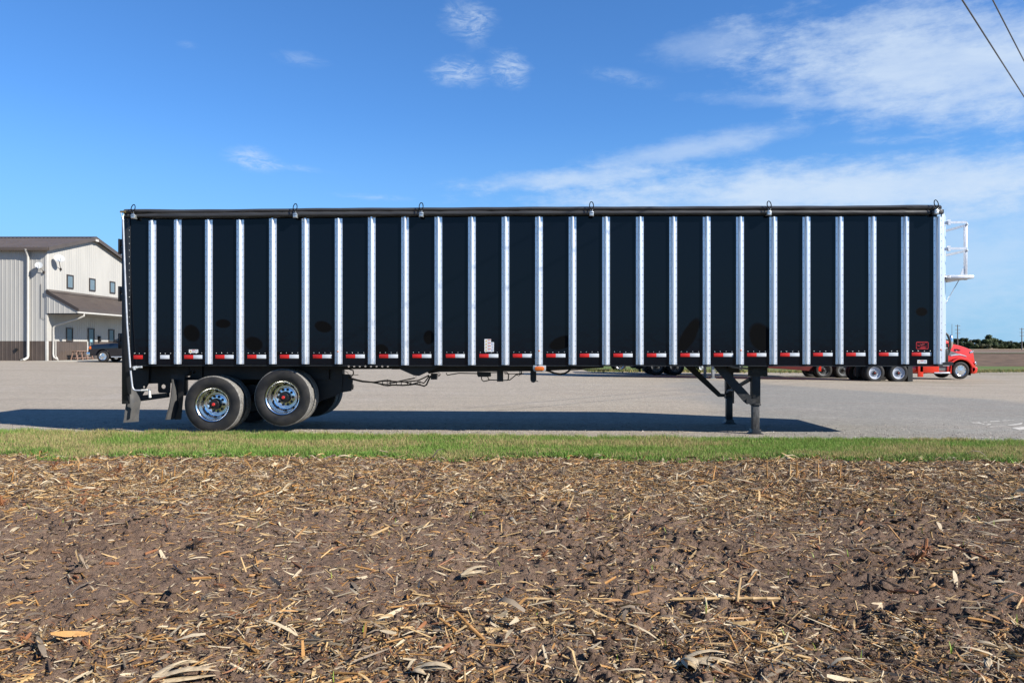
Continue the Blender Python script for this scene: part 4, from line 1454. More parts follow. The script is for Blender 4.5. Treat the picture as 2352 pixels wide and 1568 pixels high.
for s in (0, 1):
    ya, yb_ = (-ov, DEP / 2 - .01) if s == 0 else (DEP / 2 + .01, DEP + ov)
    za, zb_ = EAVE + SLOPE * (ya if s == 0 else DEP - ya), EAVE + SLOPE * (yb_ if s == 0 else DEP - yb_)
    MB().prism([(ya, za + .16), (yb_, zb_ + .16), (yb_, zb_ - .14), (ya, za - .14)], 0.301, 0.335, 0).build('rake_trim', ROOFB, bd_)
    MB().prism([(ya, za + .06), (yb_, zb_ + .06), (yb_, zb_ + .03), (ya, za + .03)], 0.04, 0.30, 0).build('rake_soffit', FRAME, bd_)
MB().box((-13.4, -ov - .06, EAVE - SLOPE * ov - .14), (0.30, -ov - .003, EAVE - SLOPE * ov + .12)).build('eave_gutter', ROOFB, bd_, bevel=0.02)
MB().box((-13.4, -ov, EAVE - SLOPE * ov - .05), (0.28, -0.03, EAVE - SLOPE * ov + .0)).build('eave_soffit', FRAME, bd_)
MB().box((0.336, DEP / 2 - .22, roof_z(DEP / 2) - .22), (0.36, DEP / 2 + .22, roof_z(DEP / 2) - .04)).build('ridge_plate', TRIM_W, bd_)
MB().box((-13.2, 0.05, 0), (-0.05, 0.08, EAVE)).build('inner_wall', FRAME, bd_)
MB().box((-13.2, DEP - 0.08, 0), (-0.05, DEP - .03, EAVE)).build('back_wall', SIDING, bd_)
MB().box((-13.25, 0.08, 0), (-13.2, DEP - .08, EAVE)).build('end_wall', SIDING, bd_)


def gw(cx_, cy_):
    """gable wall (y, z) local, from the pixels of the left crop"""
    xd, yd = cx_ * 0.31139, (900 + cy_ / 1.844) / 1.7415
    D = XB * F / (xd - CX)
    return D - YB, CAMZ + (HOR - yd) / F * D - ZB


def window(x0, y0, x1, y1, glass, door=False):
    ya, zt = gw(x0, y0)
    yb_, _ = gw(x1, y1)
    _, zb_ = gw(x0, y1)
    t = 0.09
    fr = MB()
    fr.box((0.0, ya, zb_), (0.07, ya + t, zt))
    fr.box((0.0, yb_ - t, zb_), (0.07, yb_, zt))
    fr.box((0.0, ya + t, zt - t), (0.07, yb_ - t, zt))
    fr.box((0.0, ya + t, zb_), (0.07, yb_ - t, zb_ + t))
    o = fr.build('door' if door else 'window', FRAME, bd_)
    MB().box((0.01, ya + t + .002, zb_ + t + .002), (0.035, yb_ - t - .002, zt - t - .002)).build('pane', glass, o)
    if door:
        MB().box((0.06, ya + .2, zb_ + .95), (0.12, ya + .24, zb_ + 1.25)).build('handle', ZINC, o)
        MB().box((0.036, ya + .3, zb_ + 1.30), (0.042, yb_ - .3, zb_ + 1.55)).build('notice', M('pale_blue_notice', (0.30, 0.52, 0.62), None, 9, 0.5), o)
    return o


window(490, 363, 538, 466, BLIND)
window(655, 390, 700, 484, BLIND)
window(807, 413, 846, 502, BLIND)
window(485, 756, 534, 858, GLASS)
window(799, 768, 840, 862, GLASS)
window(646, 760, 693, 984, GLASS, True)
ya, zb_ = gw(640, 985)
MB().box((0.025, ya - .02, 0), (0.06, ya + .10, WAIN)).build('door_trim', TRIM_W, bd_)
# lean-to roof along the gable wall
LX, LZ1, LZ0 = 2.25, 5.02, 3.72
lr = MB().prism([(0, LZ1), (LX, LZ0), (LX, LZ0 - .06), (0, LZ1 - .06)], -0.14, DEP, 1)
ln = lr.build('porch_roof', ROOFB, bd_)
np_ = 14
for k in range(np_):
    y0 = -0.14 + k * (DEP + .14) / np_
    ww = (DEP + .14) / np_ - 0.006
    secs_ = []
    for x, z in ((-0.0, LZ1 + .003), (LX + .05, LZ0 + .003 - .05 * (LZ1 - LZ0) / LX)):
        secs_.append([(x, y0 + a, z + h) for a, h in ribs(ww, ww / 3, .045, .045)] + [(x, y0 + ww, z - .002), (x, y0, z - .002)])
    MB().loft(secs_).build('roof_panel', ROOFB, ln)
MB().prism([(0, LZ1 + .05), (LX + .06, LZ0 + .05), (LX + .06, LZ0 - .20), (0, LZ1 - .22)], -0.175, -0.143, 1).build('rake_trim', FRAME, ln)
MB().prism([(0.024, LZ1 + .11), (.26, LZ1 - .06), (.26, LZ1 - .085), (.024, LZ1 + .08)], -.14, DEP, 1).build('porch_flashing', ROOFB, ln)
MB().box((LX + .055, -0.14, LZ0 - .20), (LX + .10, DEP, LZ0 + .03)).build('porch_fascia', ROOFB, ln)
MB().box((LX - .02, -0.25, LZ0 - .32), (LX + .13, DEP, LZ0 - .203)).build('porch_gutter', TRIM_W, ln, bevel=0.02)
MB().box((0.02, -0.0, LZ0 - .36), (LX - .03, DEP, LZ0 - .33)).build('porch_soffit', M('tan_soffit', (0.36, 0.33, 0.28), None, 4, .6), ln)
MB().box((0.0, -.02, LZ0 - .40), (LX - .02, 0.02, LZ0 - .32)).build('porch_beam', FRAME, ln)
for k in range(3):
    w3 = (LX - .06) / 3
    rb = ribs(w3 - .004, (w3 - .004) / 2)
    lo_ = [(0.02 + k * w3 + a, -0.10 - h, LZ0 - .318) for a, h in rb]
    hi_ = [(0.02 + k * w3 + a, -0.10 - h, LZ1 - .06 - (0.02 + k * w3 + a) * (LZ1 - LZ0) / LX) for a, h in rb]
    for a in (w3 - .004, 0):
        lo_.append((0.02 + k * w3 + a, -0.07, LZ0 - .318))
        hi_.append((0.02 + k * w3 + a, -0.07, LZ1 - .06 - (0.02 + k * w3 + a) * (LZ1 - LZ0) / LX))
    MB().loft([lo_, hi_]).build('siding_panel', SIDING, ln)
# downspouts
def spout(pts, r=0.06, mt=None):
    return MB().tube(pts, r, 8).build('downspout', mt or TRIM_W, bd_, smooth=50)


spout([(-1.30, -ov - .03, EAVE - .1), (-1.30, -.14, EAVE - .55), (-1.30, -.11, EAVE - .7), (-1.30, -.11, 0.35), (-1.33, -.14, .22), (-1.42, -.28, .12), (-1.5, -.42, .08)], 0.095)
MB().tube([(-1.48, -.40, .10), (-1.6, -.55, .05)], 0.11, 8).build('downspout_outlet', HOSE, bd_)
yS = 0.55
spout([(LX + .05, yS + .05, LZ0 - .30), (LX + .05, yS + .05, LZ0 - .48), (LX - .2, yS, LZ0 - .62), (0.35, yS, LZ0 - 1.15), (.13, yS, LZ0 - 1.3), (.11, yS, .5), (.15, yS, .25), (.45, yS, .1)], 0.07)
spout([(.12, yS + .3, WAIN), (.12, yS + .3, .35), (.22, yS + .3, .22), (.28, yS + .3, .02)], 0.035)
MB().tube([(-0.42, -.05, 5.5), (-0.42, -.05, 3.1), (-.1, -.06, 3.0)], 0.012, 5).build('cable', FRAME, bd_)
MB().box((-2.3, -.09, .78), (-2.05, -.03, .86)).build('hose_bib', HUBBLK, bd_)
MB().box((-2.2, -.12, .70), (-2.14, -.03, .92)).build('hose_bib', HUBBLK, bd_)
yq, zq = gw(725, 850)
MB().box((0.02, yq - .1, zq - .1), (0.2, yq + .1, zq + .35)).build('mail_box', HUBBLK, bd_, bevel=.02)

# concrete apron
CONC = M('concrete_apron', (0.52, 0.49, 0.42), (0.45, 0.42, 0.36), 1.5, 0.9, bump=0.1)
ap = [(-30, -1.5), (1.2, -1.3), (4.5, -.4), (6.5, 1.4), (6.8, 14), (-.1, 14), (-.1, -.06), (-30, -.06)]
MB().prism(ap, -0.35, 0.015, 2).build('concrete_apron', CONC, kind='structure', loc=(XB, YB, ZB))

# satellite dishes: separate things screwed to the corner of the wall
DISH = M('white_dish', (0.56, 0.58, 0.58), (0.50, 0.52, 0.52), 5, 0.4)


def dish(label, foot, centre, aim, rw, rh):
    """foot and centre in world space"""
    e = empty('satellite_dish', label, 'satellite dish', foot)
    f0 = Vector(foot)
    c = Vector(centre) - f0
    n = Vector(aim).normalized()
    u = n.cross(Vector((0, 0, 1))).normalized()
    v = u.cross(n)
    vs, fs = [], []
    for i in range(6):
        rr = i / 5.0
        for k in range(24):
            t = 2 * math.pi * k / 24
            vs.append(c + u * rw * rr * math.cos(t) + v * rh * rr * math.sin(t) - n * (0.06 * (1 - rr * rr)))
    for i in range(5):
        for k in range(24):
            fs.append((i * 24 + k, i * 24 + (k + 1) % 24, (i + 1) * 24 + (k + 1) % 24, (i + 1) * 24 + k))
    m_ = MB().add(vs, fs)
    m_.add([q - n * 0.02 for q in vs], [f[::-1] for f in fs])
    m_.build('reflector', DISH, e, smooth=True)
    MB().tube([c - n * .06, c - n * .16, Vector((0, 0, 0))], 0.022, 6).build('mast', FRAME, e)
    lo_ = c - v * rh
    MB().tube([lo_, c + n * rw * .95 - v * rh * .45], 0.022, 6).build('feed_arm', DISH, e)
    q = c + n * rw * .95 - v * rh * .40
    MB().box((q.x - .045, q.y - .045, q.z - .035), (q.x + .045, q.y + .045, q.z + .04)).build('feed_horn', WHITE_P, e, bevel=.02)
    MB().box((-.06, -.05, -.09), (.06, .05, .09)).build('mount', FRAME, e, bevel=.01)
    return e


def zd(x, y):
    return x / 4.356 / 1.7415, (900 + y / 4.356) / 1.7415


p1, p2 = at(*zd(765, 822), 55.93), at(*zd(677, 700), 55.62)
dish('small round satellite dish on the building corner, left of the bigger dish', p1, p2, (0.35, -0.85, 0.45), 0.245, 0.265)
p1 = at(*zd(935, 770), 57.6)
p1.x = XB + .05
p2 = at(*zd(1035, 580), (XB + .55) * F / (zd(1035, 580)[0] - CX))
dish('large oval satellite dish on the gable wall above the porch roof', p1, p2, (0.62, -0.60, 0.50), 0.36, 0.30)

# wooden bench by the door
WOODR = M('reddish_wood', (0.30, 0.185, 0.135), (0.22, 0.135, 0.10), 6, 0.7, stretch=(1, 6, 6))
bp = at(545 * .31139, 828, 58.6)
bn = empty('wooden_bench', 'reddish wooden trestle bench against the brown wainscot of the building', 'bench', (-32.55, 58.3, ZB + .015))
MB().box((-.22, -.05, .66), (.22, 2.3, .71)).build('bench_top', WOODR, bn)
for y in (0.05, .78, 1.45, 2.2):
    for s in (-1, 1):
        MB().add([(s * .10 - .03, y - .04, .66), (s * .10 + .03, y - .04, .66), (s * .10 + .03, y + .04, .66), (s * .10 - .03, y + .04, .66), (s * .25 - .03, y - .09, 0), (s * .25 + .03, y - .09, 0), (s * .25 + .03, y - .01, 0), (s * .25 - .03, y - .01, 0)],
                 [(0, 1, 2, 3), (4, 5, 6, 7), (0, 1, 5, 4), (1, 2, 6, 5), (2, 3, 7, 6), (3, 0, 4, 7)]).build('leg', WOODR, bn)
MB().box((-.14, .1, .12), (-.08, 2.2, .2)).build('stretcher', WOODR, bn)
MB().box((.08, .1, .12), (.14, 2.2, .2)).build('stretcher', WOODR, bn)

# ================================================================== vehicles in the back
def arc_pts(cx_, cz_, r_, a0, a1, n=9):
    return [(cx_ + r_ * math.cos(R(a0 + (a1 - a0) * k / n)), cz_ + r_ * math.sin(R(a0 + (a1 - a0) * k / n))) for k in range(n + 1)]


def road_wheel(parent, c, rr, wd, rim_mat, spokes=6, side=-1, tyre_mat=RUBBER, rimfrac=0.62):
    """side -1: the face looks towards -y"""
    cx_, cy_, cz_ = c
    prof = [(rr * rimfrac, -wd * .42), (rr * (rimfrac + .04), -wd * .48), (rr * .86, -wd * .5), (rr * .96, -wd * .42), (rr, -wd * .3), (rr, wd * .3), (rr * .96, wd * .42), (rr * .86, wd * .5), (rr * rimfrac, wd * .42)]
    wh = MB().lathe([(a, h * -side) for a, h in prof] if side > 0 else prof, 32, c).build('wheel', tyre_mat, parent, smooth=45)
    y = side * wd * .42
    rm = MB().lathe([(rr * rimfrac, y), (rr * (rimfrac - .05), y * .9), (rr * (rimfrac - .09), y * .45), (0.0, y * .42)], 28, c)
    if spokes == 0:                                     # steel disc of a truck with dark hub and nuts
        rm = MB().lathe([(rr * rimfrac, y), (rr * (rimfrac - .04), y * .95), (rr * (rimfrac - .08), y * .35), (rr * .42, y * .30), (rr * .36, y * .45), (rr * .2, y * .45)], 28, c)
    ro_ = rm.build('rim', rim_mat, wh, smooth=40)
    if spokes:
        b = MB()
        for k in range(spokes):
            t = 2 * math.pi * k / spokes + .3
            ct, st = math.cos(t), math.sin(t)
            w0, w1 = rr * .10, rr * .07
            b.add([(cx_ + ct * rr * .1 - st * w0, cy_ + y * .95, cz_ + st * rr * .1 + ct * w0), (cx_ + ct * rr * .1 + st * w0, cy_ + y * .95, cz_ + st * rr * .1 - ct * w0),
                   (cx_ + ct * rr * rimfrac * .95 + st * w1, cy_ + y * .9, cz_ + st * rr * rimfrac * .95 - ct * w1), (cx_ + ct * rr * rimfrac * .95 - st * w1, cy_ + y * .9, cz_ + st * rr * rimfrac * .95 + ct * w1),
                   (cx_ + ct * rr * .1 - st * w0, cy_ + y * .4, cz_ + st * rr * .1 + ct * w0), (cx_ + ct * rr * .1 + st * w0, cy_ + y * .4, cz_ + st * rr * .1 - ct * w0),
                   (cx_ + ct * rr * rimfrac * .95 + st * w1, cy_ + y * .4, cz_ + st * rr * rimfrac * .95 - ct * w1), (cx_ + ct * rr * rimfrac * .95 - st * w1, cy_ + y * .4, cz_ + st * rr * rimfrac * .95 + ct * w1)],
                  [(0, 1, 2, 3), (0, 1, 5, 4), (1, 2, 6, 5), (2, 3, 7, 6), (3, 0, 4, 7)])
        b.build('spokes', rim_mat, ro_)
        MB().lathe([(rr * .16, y), (rr * .1, y * 1.05), (0, y * 1.05)], 12, c).build('hub_cap', rim_mat, wh)
    else:
        MB().lathe([(rr * .19, y * .3), (rr * .19, y * .8), (rr * .10, y * .95), (0, y * .95)], 16, c).build('hub', HUBBLK, wh, smooth=40)
        MB().lathe([(rr * .06, y * .95), (rr * .05, y * 1.05), (0, y * 1.06)], 10, c).build('hub_cap', CAP_R if rim_mat.name.startswith('white') else HUBBLK, wh)
        nb = MB()
        for k in range(10):
            t = 2 * math.pi * k / 10
            nb.lathe([(rr * .045, y * .3), (rr * .045, y * .62), (0, y * .62)], 6, (cx_ + rr * .28 * math.cos(t), cy_, cz_ + rr * .28 * math.sin(t)))
        nb.build('lug_nuts', HUBBLK, wh, kind='stuff')
    return wh


def pickup(name, label, cat, loc, rz, paint, hood=1.17, cab0=-.75, cab1=.75, roof=1.86, bed=1.22, wb=(1.86, -1.75), rr=.41, length=(2.85, -2.9), truck=True):
    e = empty(name, label, cat, loc, rz)
    f0, r0 = length
    pr = [(r0, .62), (r0, bed)] + ([(cab0 - .02, bed)] if truck else [(r0 + .35, bed + .04), (cab0 - .5, bed + .06)]) + [(cab0 + .05, bed + .06), (cab1 + .55, hood + .05), (f0 - .35, hood - .05), (f0 - .08, hood - .14), (f0, hood - .32), (f0, .62), (f0 - .1, .5)]
    pr += [(wb[0] + rr * 1.22, .48)] + arc_pts(wb[0], rr, rr * 1.22, 8, 172) + [(wb[0] - rr * 1.22, .36)]
    pr += [(wb[1] + rr * 1.22, .36)] + arc_pts(wb[1], rr, rr * 1.22, 8, 172) + [(wb[1] - rr * 1.22, .48)]
    MB().prism(pr, -.96, .96).build('body', paint, e, bevel=0.05)
    def ring(z, x0, x1, w_):
        return [(x0, -w_, z), (x1, -w_, z), (x1 + .05, -w_ + .15, z), (x1 + .05, w_ - .15, z), (x1, w_, z), (x0, w_, z)]
    b0 = bed + .03
    MB().loft([ring(b0, cab0, cab1 + .5, .90), ring(b0 + .1, cab0 + .02, cab1 + .4, .89), ring(roof - .1, cab0 + .14, cab1 - .12, .76), ring(roof, cab0 + .25, cab1 - .35, .68)]).build('cab', paint, e, bevel=0.02)
    for s in (-1, 1):
        yq0, yq1 = s * .905, s * .79
        z0, z1 = b0 + .08, roof - .13
        for (xa, xb, xc_, xd_) in ((cab0 + .12, (cab0 + cab1) / 2 + .1, (cab0 + cab1) / 2 + .08, cab0 + .22), ((cab0 + cab1) / 2 + .17, cab1 + .3, cab1 - .13, (cab0 + cab1) / 2 + .15)):
            MB().add([(xa, yq0, z0), (xb, yq0, z0), (xc_, yq1, z1), (xd_, yq1, z1), (xa, yq0 - s * .05, z0), (xb, yq0 - s * .05, z0), (xc_, yq1 - s * .05, z1), (xd_, yq1 - s * .05, z1)],
                     [(0, 1, 2, 3), (4, 5, 6, 7), (0, 1, 5, 4), (1, 2, 6, 5), (2, 3, 7, 6), (3, 0, 4, 7)]).build('side_window', GLASS, e)
        MB().box((cab1 + .12, s * .97, b0 + .02), (cab1 + .28, s * 1.16, b0 + .24)).build('mirror', HUBBLK, e, bevel=.02)
        MB().box((-.12, s * .962, bed - .12), (.08, s * .985, bed - .08)).build('door_handle', CHROME if truck else paint, e)
        MB().box((f0 - .20, s * .94, hood - .36), (f0 - .04, s * .966, hood - .16)).build('turn_lamp', AMBER, e, bevel=.02)
        MB().box((f0 - .06, s * .55, hood - .36), (f0 + .02, s * .93, hood - .14)).build('headlight', CHROME, e, bevel=.02)
        MB().box((wb[1] + .55, s * .93, .36), (wb[0] - .62, s * 1.03, .41)).build('running_board', ALU_RAIL, e)
        for k, xw in enumerate(wb):
            road_wheel(e, (xw, s * .83, rr), rr, .26, CHROME if truck else ALU_RAIL, 6, s)
    MB().add([(cab1 + .50, -.78, b0 + .06), (cab1 + .50, .78, b0 + .06), (cab1 - .10, .66, roof - .12), (cab1 - .10, -.66, roof - .12), (cab1 + .45, -.78, b0 + .06), (cab1 + .45, .78, b0 + .06), (cab1 - .16, .66, roof - .12), (cab1 - .16, -.66, roof - .12)],
             [(0, 1, 2, 3), (4, 5, 6, 7), (0, 1, 5, 4), (1, 2, 6, 5), (2, 3, 7, 6), (3, 0, 4, 7)]).build('windshield', GLASS, e)
    MB().box((f0 - .02, -.52, hood - .46), (f0 + .03, .52, hood - .14)).build('grille', HUBBLK, e, bevel=.02)
    MB().box((f0 - .12, -.98, .46), (f0 + .13, .98, .72)).build('front_bumper', CHROME if truck else paint, e, bevel=.05)
    MB().box((r0 - .14, -.95, .50), (r0 + .06, .95, .70)).build('rear_bumper', CHROME if truck else paint, e, bevel=.04)
    MB().box((r0 + .2, -.45, .32), (f0 - .4, .45, .5)).build('underbody', BLACK, e)
    for s in (-1, 1):
        MB().box((r0 - .02, s * .78, .85), (r0 + .03, s * .95, bed - .1)).build('tail_lamp', RED_L, e, bevel=.02)
    return e


BLUEBLACK = M('black_car_paint', (0.008, 0.010, 0.018), (0.010, 0.012, 0.02), 3, 0.12, spec=0.5, coat=0.6)
SILVER = M('silver_car_paint', (0.42, 0.44, 0.46), None, 3, 0.28, 0.5, coat=0.5)
WHITEC = M('white_car_paint', (0.68, 0.68, 0.67), None, 3, 0.25, coat=0.5)
pk = at(707, 833, 54)
wx = at(757 * .31139, 833, 54).x
pickup('pickup_truck', 'black pickup truck parked nose to the building door', 'pickup', (wx + 1.86, 54.96, float(gz(wx, 54.5))), math.pi, BLUEBLACK, hood=1.27, bed=1.32, roof=1.95)
sw = at(1424, 850, 52.5).x
pickup('pickup_truck', 'silver pickup seen under the trailer, only its bright wheel showing', 'pickup', (sw + 1.86, 53.4, float(gz(sw, 53))), math.pi, SILVER)
sw2 = at(1697, 850, 58).x
pickup('parked_car', 'white car on the dry grass, its wheels showing between the landing legs', 'car', (sw2 - 1.35, 59.0, float(gz(sw2, 58.5)) - 0.04), 0, WHITEC, hood=.92, bed=.95, roof=1.42, cab0=-1.0, cab1=.5, wb=(1.35, -1.35), rr=.33, length=(2.2, -2.3), truck=False)

# ---- red tractor on the right with a red trailer behind it
RED = M('red_truck_paint', (0.86, 0.042, 0.016), (0.80, 0.038, 0.015), 2, 0.22, spec=0.5, coat=0.6)
RED_SHADE = M('shaded_red_paint', (0.16, 0.010, 0.008), (0.11, 0.008, 0.007), 3, 0.5)  # darker copy of the red, shade painted into the frame
GREY_S = M('grey_stripe', (0.20, 0.20, 0.21), None, 4, 0.35)
DT = 45.6


def c7r(x, y):
    return (3700 + x / 5.058) / 1.7415, (1250 + y / 5.058) / 1.7415


gx0 = at(*c7r(738, 1345), DT)
RT = empty('semi_truck', 'bright red semi truck tractor with sloping hood beyond the trailer nose', 'semi truck', (gx0.x, DT, gx0.z))


def q7(x, y, dy=0.0):
    p = at(*c7r(x, y), DT + dy)
    return (p.x - gx0.x, p.z - gx0.z)


wc = q7(738, 1180)
WR = 0.505
arch = arc_pts(wc[0], wc[1], .66, -14, 194, 14)
body_pts = [q7(300, 1000), q7(330, 600), q7(470, 560), q7(548, 636), q7(620, 641), q7(700, 658), q7(780, 682), q7(850, 706), q7(920, 735), q7(965, 757), q7(1000, 783), q7(1012, 830), q7(1022, 900), q7(1032, 965), q7(1050, 1030), q7(1056, 1085), q7(950, 1092)]
MB().prism(body_pts + arch + [q7(548, 1228), q7(300, 1228)], 0.16, 2.14).build('hood', RED, RT, bevel=0.10)
MB().prism(arc_pts(wc[0], wc[1], .82, 4, 150, 14) + [q7(548, 960), q7(520, 1000), q7(530, 1100)] + arc_pts(wc[0], wc[1], .67, 194, -8, 14)[0:15], 0.02, 0.5).build('fender', RED, RT, bevel=0.06)
MB().prism(arc_pts(wc[0], wc[1], .82, 4, 150, 14) + [q7(548, 960), q7(520, 1000), q7(530, 1100)] + arc_pts(wc[0], wc[1], .67, 194, -8, 14)[0:15], 1.8, 2.28).build('fender', RED, RT, bevel=0.06)
MB().prism([q7(945, 1090), q7(1078, 1100), q7(1072, 1180), q7(1055, 1225), q7(1010, 1240), q7(950, 1232)], 0.02, 2.28).build('bumper', RED, RT, bevel=0.06)
MB().prism([q7(1010, 1000), q7(1036, 985), q7(1058, 1050), q7(1030, 1060)], 0.03, 0.3).build('headlight', CHROME, RT, bevel=0.02)
MB().prism([q7(935, 785), q7(1000, 780), q7(1003, 810), q7(940, 822)], 0.135, 0.17).build('badge_plate', CHROME, RT, bevel=0.005)
MB().prism([q7(1004, 800), q7(1018, 800), q7(1040, 965), q7(1026, 965)], 0.4, 1.9).build('grille', CHROME, RT, bevel=0.02)
MB().prism([q7(480, 772), q7(560, 782), q7(650, 808), q7(740, 838), q7(640, 848), q7(548, 868), q7(480, 862)], 0.146, 0.17).build('grey_stripe', GREY_S, RT)
MB().prism([q7(548, 858), q7(640, 842), q7(740, 838), q7(840, 868), q7(880, 895), q7(790, 868), q7(720, 856), q7(620, 866), q7(548, 878)], 0.136, 0.17).build('silver_stripe', ALU_RAIL, RT)
MB().prism([q7(625, 735), q7(690, 735), q7(750, 760), q7(735, 772), q7(660, 758), q7(630, 770)], 0.138, 0.17).build('hood_vent', HUBBLK, RT)
MB().prism([q7(645, 765), q7(675, 762), q7(672, 775), q7(645, 776)], 0.125, 0.17).build('hood_latch', CHROME, RT)
MB().prism([q7(215, 1098), q7(482, 1098), q7(462, 1178), q7(238, 1178)], 0.10, 0.4).build('step_box', M('ribbed_grey_step', (0.22, 0.21, 0.2), (0.15, 0.145, 0.14), 20, 0.5, 0.3), RT)
MB().prism([q7(180, 1058), q7(505, 1058), q7(498, 1080), q7(185, 1080)], 0.02, 0.4).build('step', ALU_RAIL, RT, bevel=.01)
MB().prism([q7(190, 1205), q7(520, 1205), q7(520, 1232), q7(190, 1232)], 0.02, 0.4).build('step', ALU_RAIL, RT, bevel=.01)
MB().prism([q7(120, 1060), q7(185, 1052), q7(185, 1225), q7(125, 1228)], 0.05, 0.5).build('step_bracket', RED, RT, bevel=.02)
MB().prism([q7(460, 1060), q7(548, 1040), q7(548, 1230), q7(455, 1215)], 0.05, 0.5).build('step_bracket', RED, RT, bevel=.02)
tz0, tz1 = q7(0, 1235)[1], q7(0, 1040)[1]
tx0, tx1 = at((2900 + 1480 / 1.967) / 1.7415, 860, DT).x - gx0.x, q7(122, 0)[0]
rr_ = (tz1 - tz0) / 2
b = MB()
b.loft([[(x, 0.42 + rr_ * s_ * math.cos(2 * math.pi * k / 20), (tz0 + tz1) / 2 + rr_ * s_ * math.sin(2 * math.pi * k / 20)) for k in range(20)] for x, s_ in ((tx0, .7), (tx0 + .03, 1), (tx1 - .03, 1), (tx1, .7))])
b.build('fuel_tank', RED, RT, smooth=40)
hx = at((2900 + 1548 / 1.967) / 1.7415, 860, DT - .1).x - gx0.x
MB().box((hx - .16, 0.02, at(2100, (1370 + 270 / 1.967) / 1.7415, DT).z - gx0.z), (hx + .16, .1, tz1 + .3)).build('tank_panel', RED, RT, bevel=.02)
# mirror, cab and sleeper, mostly hidden behind the nose
mX, mZ = q7(525, 590, -0.3)
MB().ball((mX, -0.28, mZ), 0.30, 14, 10, (.42, .5, 1.35)).build('mirror', CHROME, RT, smooth=60)
MB().tube([(mX - .08, -.2, mZ - .3), (mX - .25, .2, mZ - .85)], 0.05, 6).build('mirror_arm', HUBBLK, RT)
MB().tube([(mX - .08, -.2, mZ + .3), (mX - .3, .05, mZ + .85)], 0.03, 6).build('mirror_arm', WHITE_P, RT)
cabp = [q7(300, 1000), q7(300, 1225), q7(-120, 1225), q7(-120, 1000), q7(-700, 1000), q7(-700, 300), q7(60, 300), q7(330, 440), q7(462, 600), q7(462, 1000)]
MB().prism(cabp, 0.02, 2.28).build('cab', RED, RT, bevel=0.08)
MB().prism([q7(90, 480), q7(290, 480), q7(390, 590), q7(390, 690), q7(90, 690)], 0.005, 0.03).build('side_window', GLASS, RT)
fz = q7(0, 1235)[1]
MB().box((at(1870, 860, DT).x - gx0.x, .75, .55), (wc[0] + .7, .85, .85)).build('chassis_rail', BLACK, RT)
MB().box((at(1870, 860, DT).x - gx0.x, 1.45, .55), (wc[0] + .7, 1.55, .85)).build('chassis_rail', BLACK, RT)
MB().tube([(wc[0], .4, WR), (wc[0], 1.9, WR)], .07, 8).build('axle', BLACK, RT)
road_wheel(RT, (wc[0], .19, WR), WR, .29, CHROME, 10, -1)
road_wheel(RT, (wc[0], 2.11, WR), WR, .29, CHROME, 10, 1)
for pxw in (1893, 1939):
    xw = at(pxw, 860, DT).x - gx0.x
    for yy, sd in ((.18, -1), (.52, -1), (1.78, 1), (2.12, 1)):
        road_wheel(RT, (xw, yy, WR + .02), WR, .28, M('shaded_wheel_disc', (0.20, 0.21, 0.22), None, 5, .5, .3) if pxw == 1893 and yy < .2 else bpy.data.materials['shaded_wheel_disc'], 0, sd)  # tandem discs darkened in colour to look shaded

tr0 = at(1529, 859, DT)
RTR = empty('red_trailer', 'low red trailer hitched to the red semi truck, seen beneath the long trailer', 'trailer', (tr0.x, DT, float(gz(tr0.x, DT))))


def qr(px, py):
    p = at(px, py, DT)
    return p.x - tr0.x, p.z - float(gz(tr0.x, DT))


MB().prism([qr(1478, 833), qr(1478, 820), qr(1900, 820), qr(1900, 833), qr(1890, 853.4), qr(1830, 849.5), qr(1770, 845.6), qr(1765, 838)], 0.25, 0.45).build('frame_beam', RED_SHADE, RTR)
MB().prism([qr(1478, 838), qr(1478, 820), qr(1900, 820), qr(1900, 833), qr(1890, 853.4), qr(1830, 849.5), qr(1770, 845.6), qr(1765, 838)], 1.9, 2.1).build('frame_beam', RED_SHADE, RTR)
MB().box((qr(1881, 0)[0], .05, qr(0, 852)[1]), (qr(1887, 0)[0], 1.2, qr(0, 840)[1])).build('end_plate', RED, RTR)
MB().box((qr(1478, 0)[0], .0, qr(0, 819)[1]), (qr(1880, 0)[0], 2.4, qr(0, 740)[1])).build('hopper_body', RED, RTR, bevel=.04)
for pxw in (1508.5, 1552):
    xw = qr(pxw, 0)[0]
    for yy, sd in ((.15, -1), (.49, -1), (1.9, 1), (2.24, 1)):
        road_wheel(RTR, (xw, yy, .52), .52, .28, M('grey_wheel_disc', (0.25, 0.26, 0.27), None, 5, .5, .3) if yy < .2 and pxw < 1510 else bpy.data.materials['grey_wheel_disc'], 0, sd)
    MB().tube([(xw, .3, .52), (xw, 2.1, .52)], .07, 8).build('axle', BLACK, RTR)
MB().box((qr(1478.5, 0)[0], .02, .28), (qr(1483, 0)[0], .65, 1.0)).build('mud_flap', HOSE, RTR)
z5 = lambda x, y: ((2400 + x / 3.92) / 1.7415, (1420 + y / 3.92) / 1.7415)
htc = MB()
htc.ball((qr(*z5(545, 178))[0], .5, qr(*z5(545, 178))[1]), .17, 10, 6, (1.2, .6, .7))
htc.ball((qr(*z5(632, 180))[0], .5, qr(*z5(632, 180))[1]), .2, 10, 6, (1.2, .6, .9))
htc.tube([(qr(*z5(635, 190))[0], .5, qr(*z5(635, 190))[1]), (qr(*z5(652, 266))[0], .5, qr(*z5(652, 266))[1])], .05, 6)
htc.tube([(qr(*z5(480, 165))[0], .5, qr(*z5(480, 165))[1]), (qr(*z5(700, 160))[0], .5, qr(*z5(700, 160))[1])], .06, 6)
htc.build('rear_hitch', BLACK, RTR)

# ---- black trailer with white wheels standing between
DB = 41.0
b0_ = at(2037, 878.6, DB)
BT = empty('black_trailer', 'black trailer with white wheels parked behind the long grain trailer', 'trailer', (b0_.x, DB, b0_.z))


